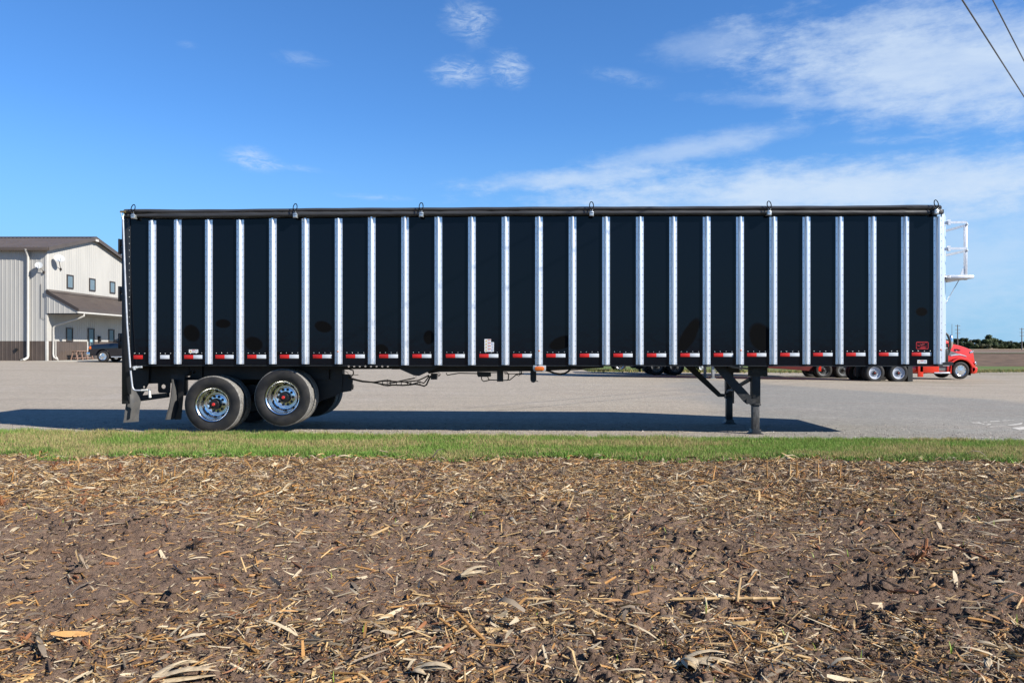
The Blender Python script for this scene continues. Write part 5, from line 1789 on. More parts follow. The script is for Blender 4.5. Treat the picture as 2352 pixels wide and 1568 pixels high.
def qb(px, py):
    p = at(px, py, DB)
    return p.x - b0_.x, p.z - b0_.z


xf, xr_ = 5.0 - b0_.x, qb(2096, 0)[0]
MB().box((xf, 0, 1.18), (xr_, 2.55, 3.9)).build('body', BLACK_SEMI, BT, bevel=.03)
MB().box((xf + .3, .7, .95), (xr_ - .1, .8, 1.178)).build('frame_rail', BLACK, BT)
MB().box((xf + .3, 1.75, .95), (xr_ - .1, 1.85, 1.178)).build('frame_rail', BLACK, BT)
for pxw in (2010.5, 2065):
    xw = qb(pxw, 0)[0]
    for yy, sd in ((.15, -1), (.49, -1), (2.06, 1), (2.4, 1)):
        road_wheel(BT, (xw, yy, .51), .51, .28, bpy.data.materials.get('white_wheel_disc') or M('white_wheel_disc', (0.62, 0.66, 0.74), (0.55, 0.58, 0.66), 3, .45), 0, sd)
    MB().tube([(xw, .3, .51), (xw, 2.25, .51)], .07, 8).build('axle', BLACK, BT)
MB().box((qb(2086, 0)[0], .02, .06), (qb(2097, 0)[0], .62, 1.18)).build('mud_flap', HOSE, BT)
MB().box((qb(1980, 0)[0], .75, .3), (qb(2075, 0)[0], .85, .96)).build('suspension', BLACK, BT)
lx = qb(1642, 0)[0]
gl2 = float(gz(b0_.x + lx, DB)) - b0_.z
LEGM = M('galvanised_leg', (0.42, 0.43, 0.44), (0.30, 0.31, 0.31), 8, .5, .4)
for yy in (.35, 2.05):
    lg_ = MB().box((lx - .07, yy, gl2 + .03), (lx + .07, yy + .14, 1.2)).build('landing_leg', LEGM, BT, bevel=.01)
    MB().box((lx - .14, yy - .04, gl2), (lx + .14, yy + .18, gl2 + .04)).build('foot', LEGM, lg_)
MB().tube([(lx + .04, .4, .45), (lx + .55, .4, 1.18)], .03, 6).build('drag_brace', LEGM, BT)

# ================================================================== poles, cables, trees
WOODG = M('grey_pole_wood', (0.23, 0.20, 0.175), (0.17, 0.15, 0.13), 2, 0.9)
for lab, px, top, D in (('grey utility pole with crossarms rising over the red hood', 2199.5, 745.5, 390), ('thin bare pole in the distance next to the trailer nose', 2186.5, 744, 520), ('grey utility pole at the far right beyond the fields', 2347, 753, 430)):
    p = at(px, top, D)
    z0 = float(gz(p.x, D))
    e = empty('utility_pole', lab, 'utility pole', (p.x, D, z0), 0, 'utility poles beyond the fields')
    h_ = p.z - z0
    thin = 'thin' in lab
    MB().tube([(0, 0, -0.5), (0, 0, h_)], 0.30 if not thin else .2, 8, r2=0.2 if not thin else .12).build('post', WOODG, e, smooth=60)
    if not thin:
        for dz in (.5, 2.4, 4.2):
            MB().box((-1.3 + .3 * dz % .5, -.12, h_ - dz - .18), (1.3, .12, h_ - dz)).build('crossarm', WOODG, e)
            for x in (-1.1, 0, 1.1):
                MB().ball((x, 0, h_ - dz + .15), .14, 6, 4).build('insulator', WHITE_P, e)

CABLE = M('grey_cable', (0.11, 0.11, 0.115), None, 3, 0.5)
for lab, (pa, Da), (pb, Db) in (('lower overhead cable crossing the sky at the upper right corner', ((2210, 0), 13.0), ((2352, 222), 18.0)),
                                ('higher overhead cable nearest the upper right corner', ((2280, 0), 14.8), ((2352, 140), 18.0))):
    a, b_ = at(*pa, Da), at(*pb, Db)
    d = (b_ - a)
    pts = []
    for k in range(61):
        s_ = -4 + 11 * k / 60.0
        q = a + d * s_
        q.z += 0.010 * (s_) * (s_ - 1)
        pts.append(q)
    tag(MB().tube(pts, 0.0135, 6).build('overhead_cable', CABLE, smooth=60), lab, 'cable', 'overhead cables')

BARK = M('grey_bark', (0.09, 0.075, 0.06), None, 4, 0.9)
LEAFM = tinted('tree_foliage', 0.8, 0.18, 0.2)


def make_tree(label, px, top, wpx, D, base, hue, seed, dense=1.0):
    rg = np.random.default_rng(seed)
    p = at(px, top, D)
    z0 = float(gz(p.x, D))
    h_ = p.z - z0
    wd = wpx / F * D
    wd *= 1.3
    e = empty('tree', label, 'tree', (p.x, D, z0), 0, 'trees along the far field edge')
    t = MB().tube([(0, 0, -.3), (rg.uniform(-.2, .2), 0, h_ * .35), (rg.uniform(-.5, .5), 0, h_ * .7)], h_ * .035, 6, r2=h_ * .012)
    for k in range(5):
        a = rg.uniform(0, 6.28)
        t.tube([(0, 0, h_ * rg.uniform(.2, .4)), (math.cos(a) * wd * .3, math.sin(a) * wd * .3, h_ * rg.uniform(.5, .75))], h_ * .014, 5, r2=h_ * .006)
    t.build('trunk', BARK, e)
    ncl = 16
    cs = np.stack([rg.normal(0, .24, ncl) * wd, rg.normal(0, .22, ncl) * wd, h_ * rg.uniform(.10, .86, ncl)], 1)
    cs[:, 0] *= np.clip(1.25 - np.abs(cs[:, 2] / h_ - .45), .5, 1)
    cs[0] = (0, 0, h_ * .86)
    n = int(1100 * dense)
    ci = rg.integers(0, ncl, n)
    dirs = rg.normal(size=(n, 3))
    dirs /= np.linalg.norm(dirs, axis=1)[:, None]
    rad = (wd * .24) * rg.uniform(.55, 1.05, n)
    ctr = cs[ci] + dirs * rad[:, None] * np.array([1, 1, .72])
    ctr[:, 2] = np.clip(ctr[:, 2], .4, h_)
    sz = wd * .060 * rg.uniform(.6, 1.3, n) + .15
    u = np.cross(dirs, rg.normal(size=(n, 3)))
    u /= np.linalg.norm(u, axis=1)[:, None] + 1e-6
    v = np.cross(dirs, u)
    vs = np.concatenate([ctr + u * sz[:, None], ctr + (v - u * .4) * sz[:, None], ctr - (u * .8 + v * .1) * sz[:, None], ctr - v * sz[:, None] * .9], 0)
    i = np.arange(n)
    fs = np.stack([i, i + n, i + 2 * n, i + 3 * n], 1)
    col = np.array(hue)[None] * rg.uniform(.65, 1.35, (ncl, 1))[ci] * rg.uniform(.85, 1.15, (n, 1))
    link('crown', np_mesh('crown', vs, fs, LEAFM, np.tile(col, (4, 1))), e)
    return e


G1, G2, G3, G4 = (0.040, 0.060, 0.026), (0.062, 0.085, 0.036), (0.095, 0.10, 0.055), (0.13, 0.115, 0.09)
tx = lambda x: (3700 + x / 5.058) / 1.7415
ty = lambda y: (1250 + y / 5.058) / 1.7415
for i, (lab, px, top, wd, D, hue, dn) in enumerate([
    ('tall round tree standing above its neighbours on the skyline', tx(1285), ty(448), 25, 560, G2, 1.6),
    ('dark bushy tree just left of the tallest tree', tx(1080), ty(540), 18, 575, G1, 1.1),
    ('dark tree against the right flank of the tallest tree', tx(1440), ty(520), 16, 570, G1, 1.1),
    ('dark rounded tree half hidden behind the red hood', tx(760), ty(512), 18, 580, G1, 1.1),
    ('dark tree next to the trailer nose', tx(610), ty(525), 17, 585, G1, 1.1),
    ('pale bare-looking tree between darker trees, left of the tallest', tx(925), ty(545), 13, 600, G4, .8),
    ('low green tree in front of the gap left of the tallest tree', tx(880), ty(600), 16, 560, G2, .9),
    ('dark tree midway between the tallest tree and the right pole', tx(1620), ty(585), 17, 575, G1, 1),
    ('pale greyish tree behind the line near the right pole', tx(1745), ty(568), 12, 610, G4, .8),
    ('dark green tree left of the right hand pole', tx(1840), ty(600), 16, 575, G1, 1),
    ('dark green tree at the right hand pole', tx(1950), ty(598), 16, 580, G1, 1),
    ('low bush-like tree beneath the tallest tree', tx(1180), ty(640), 20, 555, G3, .9),
    ('low bush-like tree right of the tallest tree', tx(1500), ty(640), 20, 555, G2, .9),
    ('low bush-like tree over the hood slope', tx(980), ty(655), 18, 558, G2, .9),
    ('low bush-like tree at the far right edge', tx(1760), ty(640), 20, 558, G2, .9),
    ('rounded tree off the right of the pole', tx(2060), ty(590), 17, 585, G1, 1),
    ('broad tree farther right along the field edge', tx(2180), ty(570), 20, 585, G2, 1),
    ('dark tree hidden by the trailer nose', tx(500), ty(540), 17, 590, G1, 1),
    ('broad tree hidden by the trailer nose', tx(380), ty(530), 20, 590, G2, 1),
    ('low dark tree above the middle of the red hood', tx(690), ty(600), 16, 562, G1, .9)]):
    make_tree(lab, px, top, wd, D, 801, hue, 100 + i, dn)
sheet('distant_hedge', np.linspace(-300, 900, 3), np.linspace(640, 641, 2), lambda x, y: 0 * x, LEAFM) if False else None

# ================================================================== grass
BLADE = tinted('grass_blades', 0.75, 0.30, 0.25)


def rot_mats(yaw, pitch, roll):
    cy, sy, cp_, sp_, cr_, sr_ = np.cos(yaw), np.sin(yaw), np.cos(pitch), np.sin(pitch), np.cos(roll), np.sin(roll)
    m = np.empty((len(yaw), 3, 3))
    m[:, 0, 0] = cy * cp_
    m[:, 0, 1] = cy * sp_ * sr_ - sy * cr_
    m[:, 0, 2] = cy * sp_ * cr_ + sy * sr_
    m[:, 1, 0] = sy * cp_
    m[:, 1, 1] = sy * sp_ * sr_ + cy * cr_
    m[:, 1, 2] = sy * sp_ * cr_ - cy * sr_
    m[:, 2, 0] = -sp_
    m[:, 2, 1] = cp_ * sr_
    m[:, 2, 2] = cp_ * cr_
    return m


def blades(n, seed, ylo, yhi, h0, h1, w0, w1, pal, keep, lean=0.5, xr=14.0):
    rg = np.random.default_rng(seed)
    x = rg.uniform(-xr, xr, n)
    y = ylo(x) + (yhi(x) - ylo(x)) * rg.random(n)
    k = keep(x, y, rg.random(n))
    x, y = x[k], y[k]
    n = len(x)
    z = gz(x, y) + 0.008
    patch = fbm(x * 0.8, y * 1.4, 4, 31)
    fine = fbm(x * 5, y * 5, 3, 32)
    h = rg.uniform(h0, h1, n) * (0.55 + 0.9 * fine)
    wd = rg.uniform(w0, w1, n)
    a = rg.uniform(0, 6.283, n)
    tl = rg.normal(0, lean, n) * h
    ta = rg.uniform(0, 6.283, n)
    bx, by = np.cos(a) * wd / 2, np.sin(a) * wd / 2
    tipx, tipy = x + np.cos(ta) * tl, y + np.sin(ta) * tl
    v = np.concatenate([np.stack([x - bx, y - by, z], 1), np.stack([x + bx, y + by, z], 1), np.stack([tipx, tipy, z + h], 1)], 0)
    i = np.arange(n)
    f = np.stack([i, i + n, i + 2 * n], 1)
    pal = np.array(pal)
    r = rg.random(n)
    back = sstep((y - ylo(x)) / (yhi(x) - ylo(x)), 0.30, 0.95)
    dry = np.clip(1.9 * (patch - 0.40) * 1.6 + 0.30 - back * 0.42 + sstep(x, 2, 8) * 0.10, 0.03, 0.75)
    green = np.where((r * 7 % 1)[:, None] < 0.6, pal[0], pal[1]) * (0.75 + 0.5 * rg.random(n))[:, None]
    tan = np.where((r * 13 % 1)[:, None] < 0.6, pal[2], pal[3]) * (0.8 + 0.4 * rg.random(n))[:, None]
    c = np.where((r < dry)[:, None], tan, green)
    return v, f, np.tile(c, (3, 1))


PALG = [(0.185, 0.325, 0.055), (0.27, 0.375, 0.085), (0.56, 0.45, 0.21), (0.38, 0.32, 0.125)]
v1, f1, c1 = blades(240000, 1, verge_front, verge_back, 0.030, 0.075, 0.006, 0.011, PALG, lambda x, y, r: r < 1.0)
# ragged taller fringe against the gravel and loose weeds along the tilled edge
v2, f2, c2 = blades(26000, 2, lambda x: verge_back(x) - 0.18, lambda x: verge_back(x) + 0.10, 0.04, 0.085, 0.006, 0.011, PALG, lambda x, y, r: r < 0.25 + 0.75 * (vnoise(x * 5, y * 3, 3) > .45))
v3, f3, c3_ = blades(30000, 3, lambda x: verge_front(x) - 0.28, lambda x: verge_front(x) + 0.30, 0.03, 0.085, 0.012, 0.030, [(0.150, 0.30, 0.045), (0.22, 0.35, 0.07), (0.20, 0.26, 0.07), (0.15, 0.23, 0.05)],
                      lambda x, y, r: r < 0.9 * sstep(fbm(x * 1.6, y * 2.2, 3, 55) + 0.10 * sstep(x, 0, 5), .46, .62), 0.8)
vv, ff, cc = [v1], [f1], [c1]
for v_, f_, c_ in ((v2, f2, c2), (v3, f3, c3_)):
    ff.append(f_ + sum(len(q) for q in vv))
    vv.append(v_)
    cc.append(c_)
gm = np_mesh('grass', np.concatenate(vv), np.concatenate(ff), BLADE, np.concatenate(cc))
tag(link('grass', gm), 'mown green and tan grass in a strip between gravel and tilled soil', 'grass', None, 'stuff')
# dry weeds at the back of the lot
rg = np.random.default_rng(5)
n = 9000
x = rg.uniform(2, 60, n)
y = lot_far(x) + rg.normal(0.6, 1.0, n)
h = rg.uniform(.05, .28, n)
a = rg.uniform(0, 6.28, n)
z = gz(x, y) - .03
v = np.concatenate([np.stack([x - np.cos(a) * .04, y - np.sin(a) * .04, z], 1), np.stack([x + np.cos(a) * .04, y + np.sin(a) * .04, z], 1), np.stack([x + rg.normal(0, .08, n), y, z + h], 1)], 0)
i = np.arange(n)
col = np.where(rg.random(n)[:, None] < .55, (0.36, 0.30, 0.12), (0.16, 0.20, 0.06)) * rg.uniform(.7, 1.3, (n, 1))
tag(link('dry_weeds', np_mesh('dry_weeds', v, np.stack([i, i + n, i + 2 * n], 1), BLADE, np.tile(col, (3, 1)))), 'yellowed weeds along the back edge of the gravel lot', 'weeds', None, 'stuff')

# loose stones along the gravel edge
n = 5200
x = rg.uniform(-14, 14, n)
y = verge_back(x) + np.abs(rg.normal(0, 1.0, n)) * 1.2 + 0.0
s_ = rg.uniform(.006, .017, n)
tpl = np.array([(1, 0, 0), (-.6, .8, 0), (-.5, -.8, 0), (.1, .1, .8), (0, 0, -.5)])
fcs = np.array([(0, 1, 3), (1, 2, 3), (2, 0, 3), (0, 1, 4), (1, 2, 4), (2, 0, 4)])
Rm = rot_mats(rg.uniform(0, 6.28, n), rg.normal(0, .3, n), rg.normal(0, .3, n))
P = np.einsum('nij,nkj->nki', Rm, tpl[None] * s_[:, None, None] * rg.uniform(.7, 1.3, (n, 1, 3))) + np.stack([x, y, gz(x, y) + s_ * .25], 1)[:, None]
col = np.array((0.40, 0.37, 0.335)) * rg.uniform(.5, 1.35, (n, 1))
STONE = tinted('loose_stone', 0.9)
tag(link('loose_gravel', np_mesh('loose_gravel', P.reshape(-1, 3), (fcs[None] + 5 * np.arange(n)[:, None, None]).reshape(-1, 3), STONE, np.repeat(col, 5, 0))), 'loose stones scattered on the edge of the gravel lot', 'gravel', None, 'stuff')

# ================================================================== corn residue on the tilled field
AMBER_C, STRAW_C, PALE_C, GREY_C, RUST_C, DARK_C = (0.52, 0.27, 0.085), (0.64, 0.43, 0.20), (0.76, 0.61, 0.40), (0.34, 0.26, 0.18), (0.35, 0.15, 0.065), (0.125, 0.082, 0.055)
LITTER = tinted('corn_litter', 0.65, 0.10, 0.35, 0.35)


def dens(x, y):
    """how thick the residue lies: thick along the verge and near the camera, thin in the worked middle"""
    wv = (fbm(x * .8, y * .8, 3, 61) - .5) * 1.4
    yy = y + wv
    d = 0.36 + 0.64 * np.maximum(sstep(yy, 6.7, 8.3), sstep(yy, 5.0, 4.2))
    d = d * (1 - 0.35 * sstep(-x, 0.5, 3.0) * sstep(yy, 8.6, 7.4) * sstep(yy, 4.4, 5.2))
    return d * (0.25 + 1.25 * fbm(x * 2.2, y * 2.2, 3, 62))


def field_xy(rg, n, lo=3.2, hi=11.5, u=0.80):
    """points with even density over the wedge of field in view"""
    y = np.sqrt(rg.uniform(lo * lo, hi * hi, n))
    x = rg.uniform(-u, u, n) * y
    return x, y


def strips(seed, n, L0, L1, w0, w1, curl, pal, wts, lift=0.3, yaw_bias=0.0, roll=0.6):
    """merged leaf shreds: three-section ribbons, bent along their length"""
    rg = np.random.default_rng(seed)
    x, y = field_xy(rg, int(n * 2.6))
    k = rg.random(len(x)) < dens(x, y)
    x, y = x[k][:n], y[k][:n]
    k = y < verge_front(x) + 0.05
    x, y = x[k], y[k]
    n = len(x)
    L = np.exp(rg.uniform(np.log(L0), np.log(L1), n))
    wd = np.minimum(np.exp(rg.uniform(np.log(w0), np.log(w1), n)), L * .5)
    cu = rg.normal(0, curl, n)
    t = np.array([-.5, -.17, .17, .5])
    px = t[None] * L[:, None]
    pz = cu[:, None] * L[:, None] * (1 - 4 * t[None] ** 2)
    ww = wd[:, None] * np.array([.55, 1, .9, .3])[None] / 2
    tw = rg.normal(0, .5, n)[:, None] * t[None]
    A = np.stack([px, -ww * np.cos(tw), pz - ww * np.sin(tw)], 2)
    B = np.stack([px, ww * np.cos(tw), pz + ww * np.sin(tw)], 2)
    V = np.concatenate([A, B], 1)
    yaw = rg.uniform(0, 2 * np.pi, n)
    if yaw_bias:
        yaw = np.where(rg.random(n) < yaw_bias, rg.normal(0, .45, n), yaw)
    Rm = rot_mats(yaw, rg.normal(0, lift, n), rg.normal(0, roll, n))
    V = np.einsum('nij,nkj->nki', Rm, V)
    z = soil_h(x, y) + np.abs(V[:, :, 2]).max(1) * .55 + .002 + rg.exponential(.009, n) * np.clip(dens(x, y), .2, 1.2)
    V = V + np.stack([x, y, z], 1)[:, None]
    q = np.array([(0, 1, 5, 4), (1, 2, 6, 5), (2, 3, 7, 6)])
    Fq = (q[None] + 8 * np.arange(n)[:, None, None]).reshape(-1, 4)
    ci = rg.choice(len(pal), n, p=np.array(wts) / sum(wts))
    col = np.array(pal)[ci] * rg.uniform(.65, 1.2, (n, 1))
    return V.reshape(-1, 3), Fq, np.repeat(col, 8, 0)


def sticks(seed, n, L0, L1, r0, r1, pal, wts, lift=0.25):
    """merged splinters and stalk bits: four-sided tapering prisms"""
    rg = np.random.default_rng(seed)
    x, y = field_xy(rg, int(n * 2.6))
    k = rg.random(len(x)) < dens(x, y)
    x, y = x[k][:n], y[k][:n]
    k = y < verge_front(x) - 0.02
    x, y = x[k], y[k]
    n = len(x)
    L = np.exp(rg.uniform(np.log(L0), np.log(L1), n))
    r = np.minimum(np.exp(rg.uniform(np.log(r0), np.log(r1), n)), L * .2)
    cs = np.array([(1, 0), (0, 1), (-1, 0), (0, -.8)])
    e0 = np.stack([-L[:, None] / 2 + rg.uniform(0, .25, (n, 4)) * r[:, None] * 4, cs[None, :, 0] * r[:, None], cs[None, :, 1] * r[:, None]], 2)
    e1 = np.stack([L[:, None] / 2 - rg.uniform(0, .25, (n, 4)) * r[:, None] * 4, cs[None, :, 0] * r[:, None] * .8, cs[None, :, 1] * r[:, None] * .8], 2)
    V = np.concatenate([e0, e1], 1)
    Rm = rot_mats(rg.uniform(0, 2 * np.pi, n), rg.normal(0, lift, n), rg.uniform(0, 1.5, n))
    V = np.einsum('nij,nkj->nki', Rm, V)
    z = soil_h(x, y) + np.abs(V[:, :, 2]).max(1) * .5 + .002 + rg.exponential(.009, n) * np.clip(dens(x, y), .2, 1.2)
    V = V + np.stack([x, y, z], 1)[:, None]
    q = np.array([(0, 1, 5, 4), (1, 2, 6, 5), (2, 3, 7, 6), (3, 0, 4, 7)])
    Fq = (q[None] + 8 * np.arange(n)[:, None, None]).reshape(-1, 4)
    ci = rg.choice(len(pal), n, p=np.array(wts) / sum(wts))
    col = np.array(pal)[ci] * rg.uniform(.65, 1.2, (n, 1))
    return V.reshape(-1, 3), Fq, np.repeat(col, 8, 0)


ALLP = [AMBER_C, STRAW_C, PALE_C, GREY_C, RUST_C, DARK_C]
sets = [strips(21, 150000, .010, .055, .0025, .009, .09, ALLP, (6, 9, 4, 3, 2, 6), .22),
        strips(22, 17000, .05, .17, .006, .019, .12, ALLP, (4, 7, 6, 3, 1, 2), .20),
        strips(25, 1600, .10, .28, .010, .034, .16, ALLP, (1, 5, 6, 3, 0, 1), .20),
        sticks(23, 46000, .015, .08, .0015, .005, ALLP, (7, 7, 3, 2, 3, 4), .2),
        sticks(24, 6500, .06, .20, .004, .009, ALLP, (8, 7, 3, 2, 2, 2), .2)]
vv, ff, cc = [], [], []
o_ = 0
for v_, f_, c_ in sets:
    vv.append(v_)
    ff.append(f_ + o_)
    cc.append(c_)
    o_ += len(v_)
tag(link('corn_litter', np_mesh('corn_litter', np.concatenate(vv), np.concatenate(ff), LITTER, np.concatenate(cc))), 'shredded corn leaves and stalk splinters strewn over the tilled soil', 'crop litter', None, 'stuff')

# clods of soil, merged
rg = np.random.default_rng(31)
n = 17000
x, y = field_xy(rg, n)
k = rg.random(n) < .35 + .65 * sstep(fbm(x * .9, y * .9, 3, 77), .40, .62)
x, y = x[k], y[k]
n = len(x)
s_ = np.exp(rg.normal(np.log(.0085), .6, n)).clip(.004, .045)
tpl = np.array([(1, 0, 0), (0, 1, 0), (-1, 0, 0), (0, -1, 0), (0.1, 0.1, 1), (0, 0, -1), (.7, .7, .5), (-.7, .6, .5), (-.6, -.7, .5), (.7, -.65, .5)], float)
fcs = np.array([(0, 1, 6), (1, 2, 7), (2, 3, 8), (3, 0, 9), (6, 1, 7), (7, 2, 8), (8, 3, 9), (9, 0, 6), (6, 7, 4), (7, 8, 4), (8, 9, 4), (9, 6, 4)])
m_ = len(tpl)
jit = rg.uniform(.65, 1.25, (n, m_, 1))
P = tpl[None] * jit * s_[:, None, None] * np.array([1.2, 1, .75]) * rg.uniform(.8, 1.2, (n, 1, 3))
P = np.einsum('nij,nkj->nki', rot_mats(rg.uniform(0, 6.28, n), rg.normal(0, .3, n), rg.normal(0, .3, n)), P) + np.stack([x, y, soil_h(x, y) + s_ * .25], 1)[:, None]
cm = np_mesh('soil_clods', P.reshape(-1, 3), (fcs[None] + m_ * np.arange(n)[:, None, None]).reshape(-1, 3), SOIL)
tag(link('soil_clods', cm), 'crumbly brown clods of soil on the tilled field', 'soil clods', None, 'stuff')

# ---- pieces one could pick up, each its own object
STALK = objcol('corn_stalk_fibre', 0.5)
HUSK = objcol('dry_corn_husk', 0.65)
COB = objcol('bare_corn_cob', 0.8)
SPROUT = M('young_green_blade', (0.26, 0.42, 0.05), (0.36, 0.40, 0.06), 9, 0.5, spec=.3)


def stalk_mesh(seed, L, r, nodes):
    rg_ = random.Random(seed)
    b = MB()
    xs_ = [-L / 2]
    ns = sorted(rg_.uniform(-L * .42, L * .42) for _ in range(nodes))
    st = []
    st.append((-L / 2, r * .95))
    for q in ns:
        st += [(q - r * .55, r * .93), (q - r * .15, r * 1.16), (q + r * .2, r * 1.10), (q + r * .6, r * .90)]
    st.append((L / 2, r * .82))
    st = [(a, q) for a, q in st if -L / 2 <= a <= L / 2]
    st.sort()
    bow = rg_.uniform(-.03, .03) * L
    sec = []
    n = 8
    for j, (a, q) in enumerate(st):
        sec.append([(a + (rg_.uniform(-1, 1) * r * .8 if j in (0, len(st) - 1) else 0), q * math.cos(2 * math.pi * k / n) + bow * (1 - 4 * (a / L) ** 2), q * .9 * math.sin(2 * math.pi * k / n)) for k in range(n)])
    b.loft(sec)
    return b.mesh('corn_stalk', STALK, smooth=35)


def split_mesh(seed, L, r):
    """a stalk split lengthwise: an open gutter"""
    rg_ = random.Random(seed)
    sec = []
    for k in range(6):
        a = -L / 2 + L * k / 5
        q = r * rg_.uniform(.8, 1.1)
        up = [(a, q * math.cos(t), q * .7 * math.sin(t)) for t in [math.pi * (j / 5.0) for j in range(6)]]
        dn = [(a, q * .78 * math.cos(t), q * .5 * math.sin(t)) for t in [math.pi * (1 - j / 5.0) for j in range(6)]]
        sec.append(up + dn)
    return MB().loft(sec).mesh('corn_stalk', STALK, smooth=35)


def husk_mesh(seed, L, wd, leaves):
    """dry husk: several pointed, split and curling leaves from one base"""
    rg_ = random.Random(seed)
    b = MB()
    for j in range(leaves * 2 + 1):
        a0 = rg_.gauss(0, .32)
        l_ = L * rg_.uniform(.45, 1.0)
        w_ = wd * rg_.uniform(.25, .65)
        cu, tw, sb = rg_.uniform(-.05, .14), rg_.gauss(0, .9), rg_.gauss(0, .12)
        vs, fs = [], []
        ns, nw = 8, 5
        rag = rg_.uniform(.6, .95)
        for i in range(ns):
            t = i / (ns - 1)
            half = w_ / 2 * (.55 + .45 * math.sin(math.pi * min(1, t * 1.2))) * (1 if t < rag else max(.06, (1 - t) / (1 - rag)))
            for k in range(nw):
                u_ = k / (nw - 1) * 2 - 1
                x_, y_ = l_ * t, half * u_ + sb * l_ * t * t
                z_ = cu * l_ * math.sin(math.pi * t * .9) * .8 + half * .4 * (1 - u_ * u_) + .003 * j + (0.0016 if k % 2 else 0)
                c_, s_ = math.cos(tw * t), math.sin(tw * t)
                dy = half * u_
                y_ = y_ - dy + dy * c_
                z_ = z_ + abs(dy * s_)
                vs.append((x_ * math.cos(a0) - y_ * math.sin(a0) - L * .4 + rg_.uniform(-.003, .003), x_ * math.sin(a0) + y_ * math.cos(a0), z_ + rg_.uniform(-.0015, .0015)))
        for i in range(ns - 1):
            for k in range(nw - 1):
                q = i * nw + k
                fs.append((q, q + 1, q + nw + 1, q + nw))
        b.add(vs, fs)
    return b.mesh('corn_husk', HUSK, smooth=45)


def root_mesh(seed, rr_):
    """root crown pulled from the soil: a stub with stiff roots splaying out"""
    rg_ = random.Random(seed)
    b = MB().tube([(0, 0, -.02), (0, 0, .03), (.008, 0, .07)], .014, 7, r2=.010)
    for k in range(26):
        a, e_ = rg_.uniform(0, 6.28), rg_.uniform(-.5, .7)
        l_ = rr_ * rg_.uniform(.5, 1.1)
        d = Vector((math.cos(a) * math.cos(e_), math.sin(a) * math.cos(e_), math.sin(e_)))
        p0 = Vector((0, 0, .01))
        b.tube([p0 + d * .01, p0 + d * l_ * .6 + Vector((0, 0, .006)), p0 + d * l_ - Vector((0, 0, l_ * .25))], .0035, 4, r2=.0012)
    return b.mesh('corn_root', STALK, smooth=40)


def cob_mesh(seed, L, r):
    b = MB()
    n, m_ = 14, 16
    vs, fs = [], []
    for i in range(m_ + 1):
        t = i / m_
        for k in range(n):
            q = r * (1 - .35 * t * t) * (1.0 if (i + k) % 2 else .86)
            if i in (0, m_):
                q *= .75
            vs.append((-L / 2 + L * t, q * math.cos(2 * math.pi * k / n), q * math.sin(2 * math.pi * k / n)))
    for i in range(m_):
        for k in range(n):
            fs.append((i * n + k, i * n + (k + 1) % n, (i + 1) * n + (k + 1) % n, (i + 1) * n + k))
    fs += [tuple(range(n))[::-1], tuple(range(m_ * n, (m_ + 1) * n))]
    return b.add(vs, fs).mesh('corn_cob', COB)


random.seed(99)
SM = [stalk_mesh(k, 1.0 * l_, r_, nd) for k, (l_, r_, nd) in enumerate([(.10, .009, 1), (.13, .010, 1), (.16, .011, 1), (.20, .011, 1), (.24, .010, 2), (.30, .011, 2), (.12, .007, 0), (.18, .008, 1)])]
SM += [split_mesh(50 + k, l_, r_) for k, (l_, r_) in enumerate([(.11, .012), (.16, .013), (.22, .011)])]
HM = [husk_mesh(70 + k, l_, w_, n_) for k, (l_, w_, n_) in enumerate([(.14, .05, 1), (.18, .06, 2), (.16, .07, 3), (.22, .06, 2), (.12, .05, 2), (.20, .08, 3)])]
CM = [cob_mesh(k, l_, .0135) for k, l_ in enumerate((.07, .10, .12))]
COLS = {'amber': AMBER_C, 'straw coloured': STRAW_C, 'pale': PALE_C, 'greyish': GREY_C, 'rust brown': RUST_C, 'dark brown': DARK_C}


def zone(x, y):
    s_ = 'by the grass' if y > 9.3 else ('in the far half of the field' if y > 6.9 else ('in the barer middle of the field' if y > 4.9 else 'in the thick litter nearest the viewer'))
    return s_


SIDE = lambda x, y: 'at the left' if x / y < -.25 else ('at the right' if x / y > .22 else 'at the centre')


def place(name, me, x, y, yaw, pitch, roll, col, label, cat, group, sc=1.0, dz=0.0):
    o = link(name, me, None, label, cat, group, None, (x, y, float(soil_h(x, y)) + dz), None)
    o.rotation_euler = (roll, pitch, yaw)
    o.scale = (sc, sc, sc)
    j = random.uniform(.82, 1.15)
    j *= KA
    o.color = (col[0] * j, col[1] * j, col[2] * j, 1)
    return o


rg = np.random.default_rng(41)
# a few pieces that stand out in the photograph, placed where they lie
long_s = ground_pt(1668, 1393)
MBm = stalk_mesh(500, .68, .0125, 4)
place('corn_stalk', MBm, long_s.x, long_s.y, 0.02, 0.0, 0, STRAW_C, 'longest straw coloured corn stalk, lying level with a cob against it', 'corn stalk', None, 1.0, .014)
p = ground_pt(1708, 1400)
place('corn_cob', CM[2], p.x, p.y, -.9, -.05, 0, RUST_C, 'rust brown corn cob lying against the longest stalk', 'corn cob', None, 1.05, .02)
p = ground_pt(1693, 1395)
place('corn_stalk', SM[3], p.x + .02, p.y + .04, 1.1, -.85, 0, STRAW_C, 'straw coloured stalk leaning up from the soil behind the longest stalk', 'corn stalk', None, .95, .07)
p = ground_pt(1655, 1545)
place('corn_stalk', stalk_mesh(501, .36, .012, 2), p.x, p.y, -.85, .06, 0, AMBER_C, 'long amber stalk beside the big husk at the bottom of the field', 'corn stalk', None, 1.0, .02)
p = ground_pt(1612, 1545)
place('corn_husk', husk_mesh(502, .30, .085, 4), p.x, p.y, -1.0, -.12, 0, PALE_C, 'big ribbed pale husk beside a long amber stalk', 'corn husk', None, 1.0, .02)
p = ground_pt(1090, 1333)
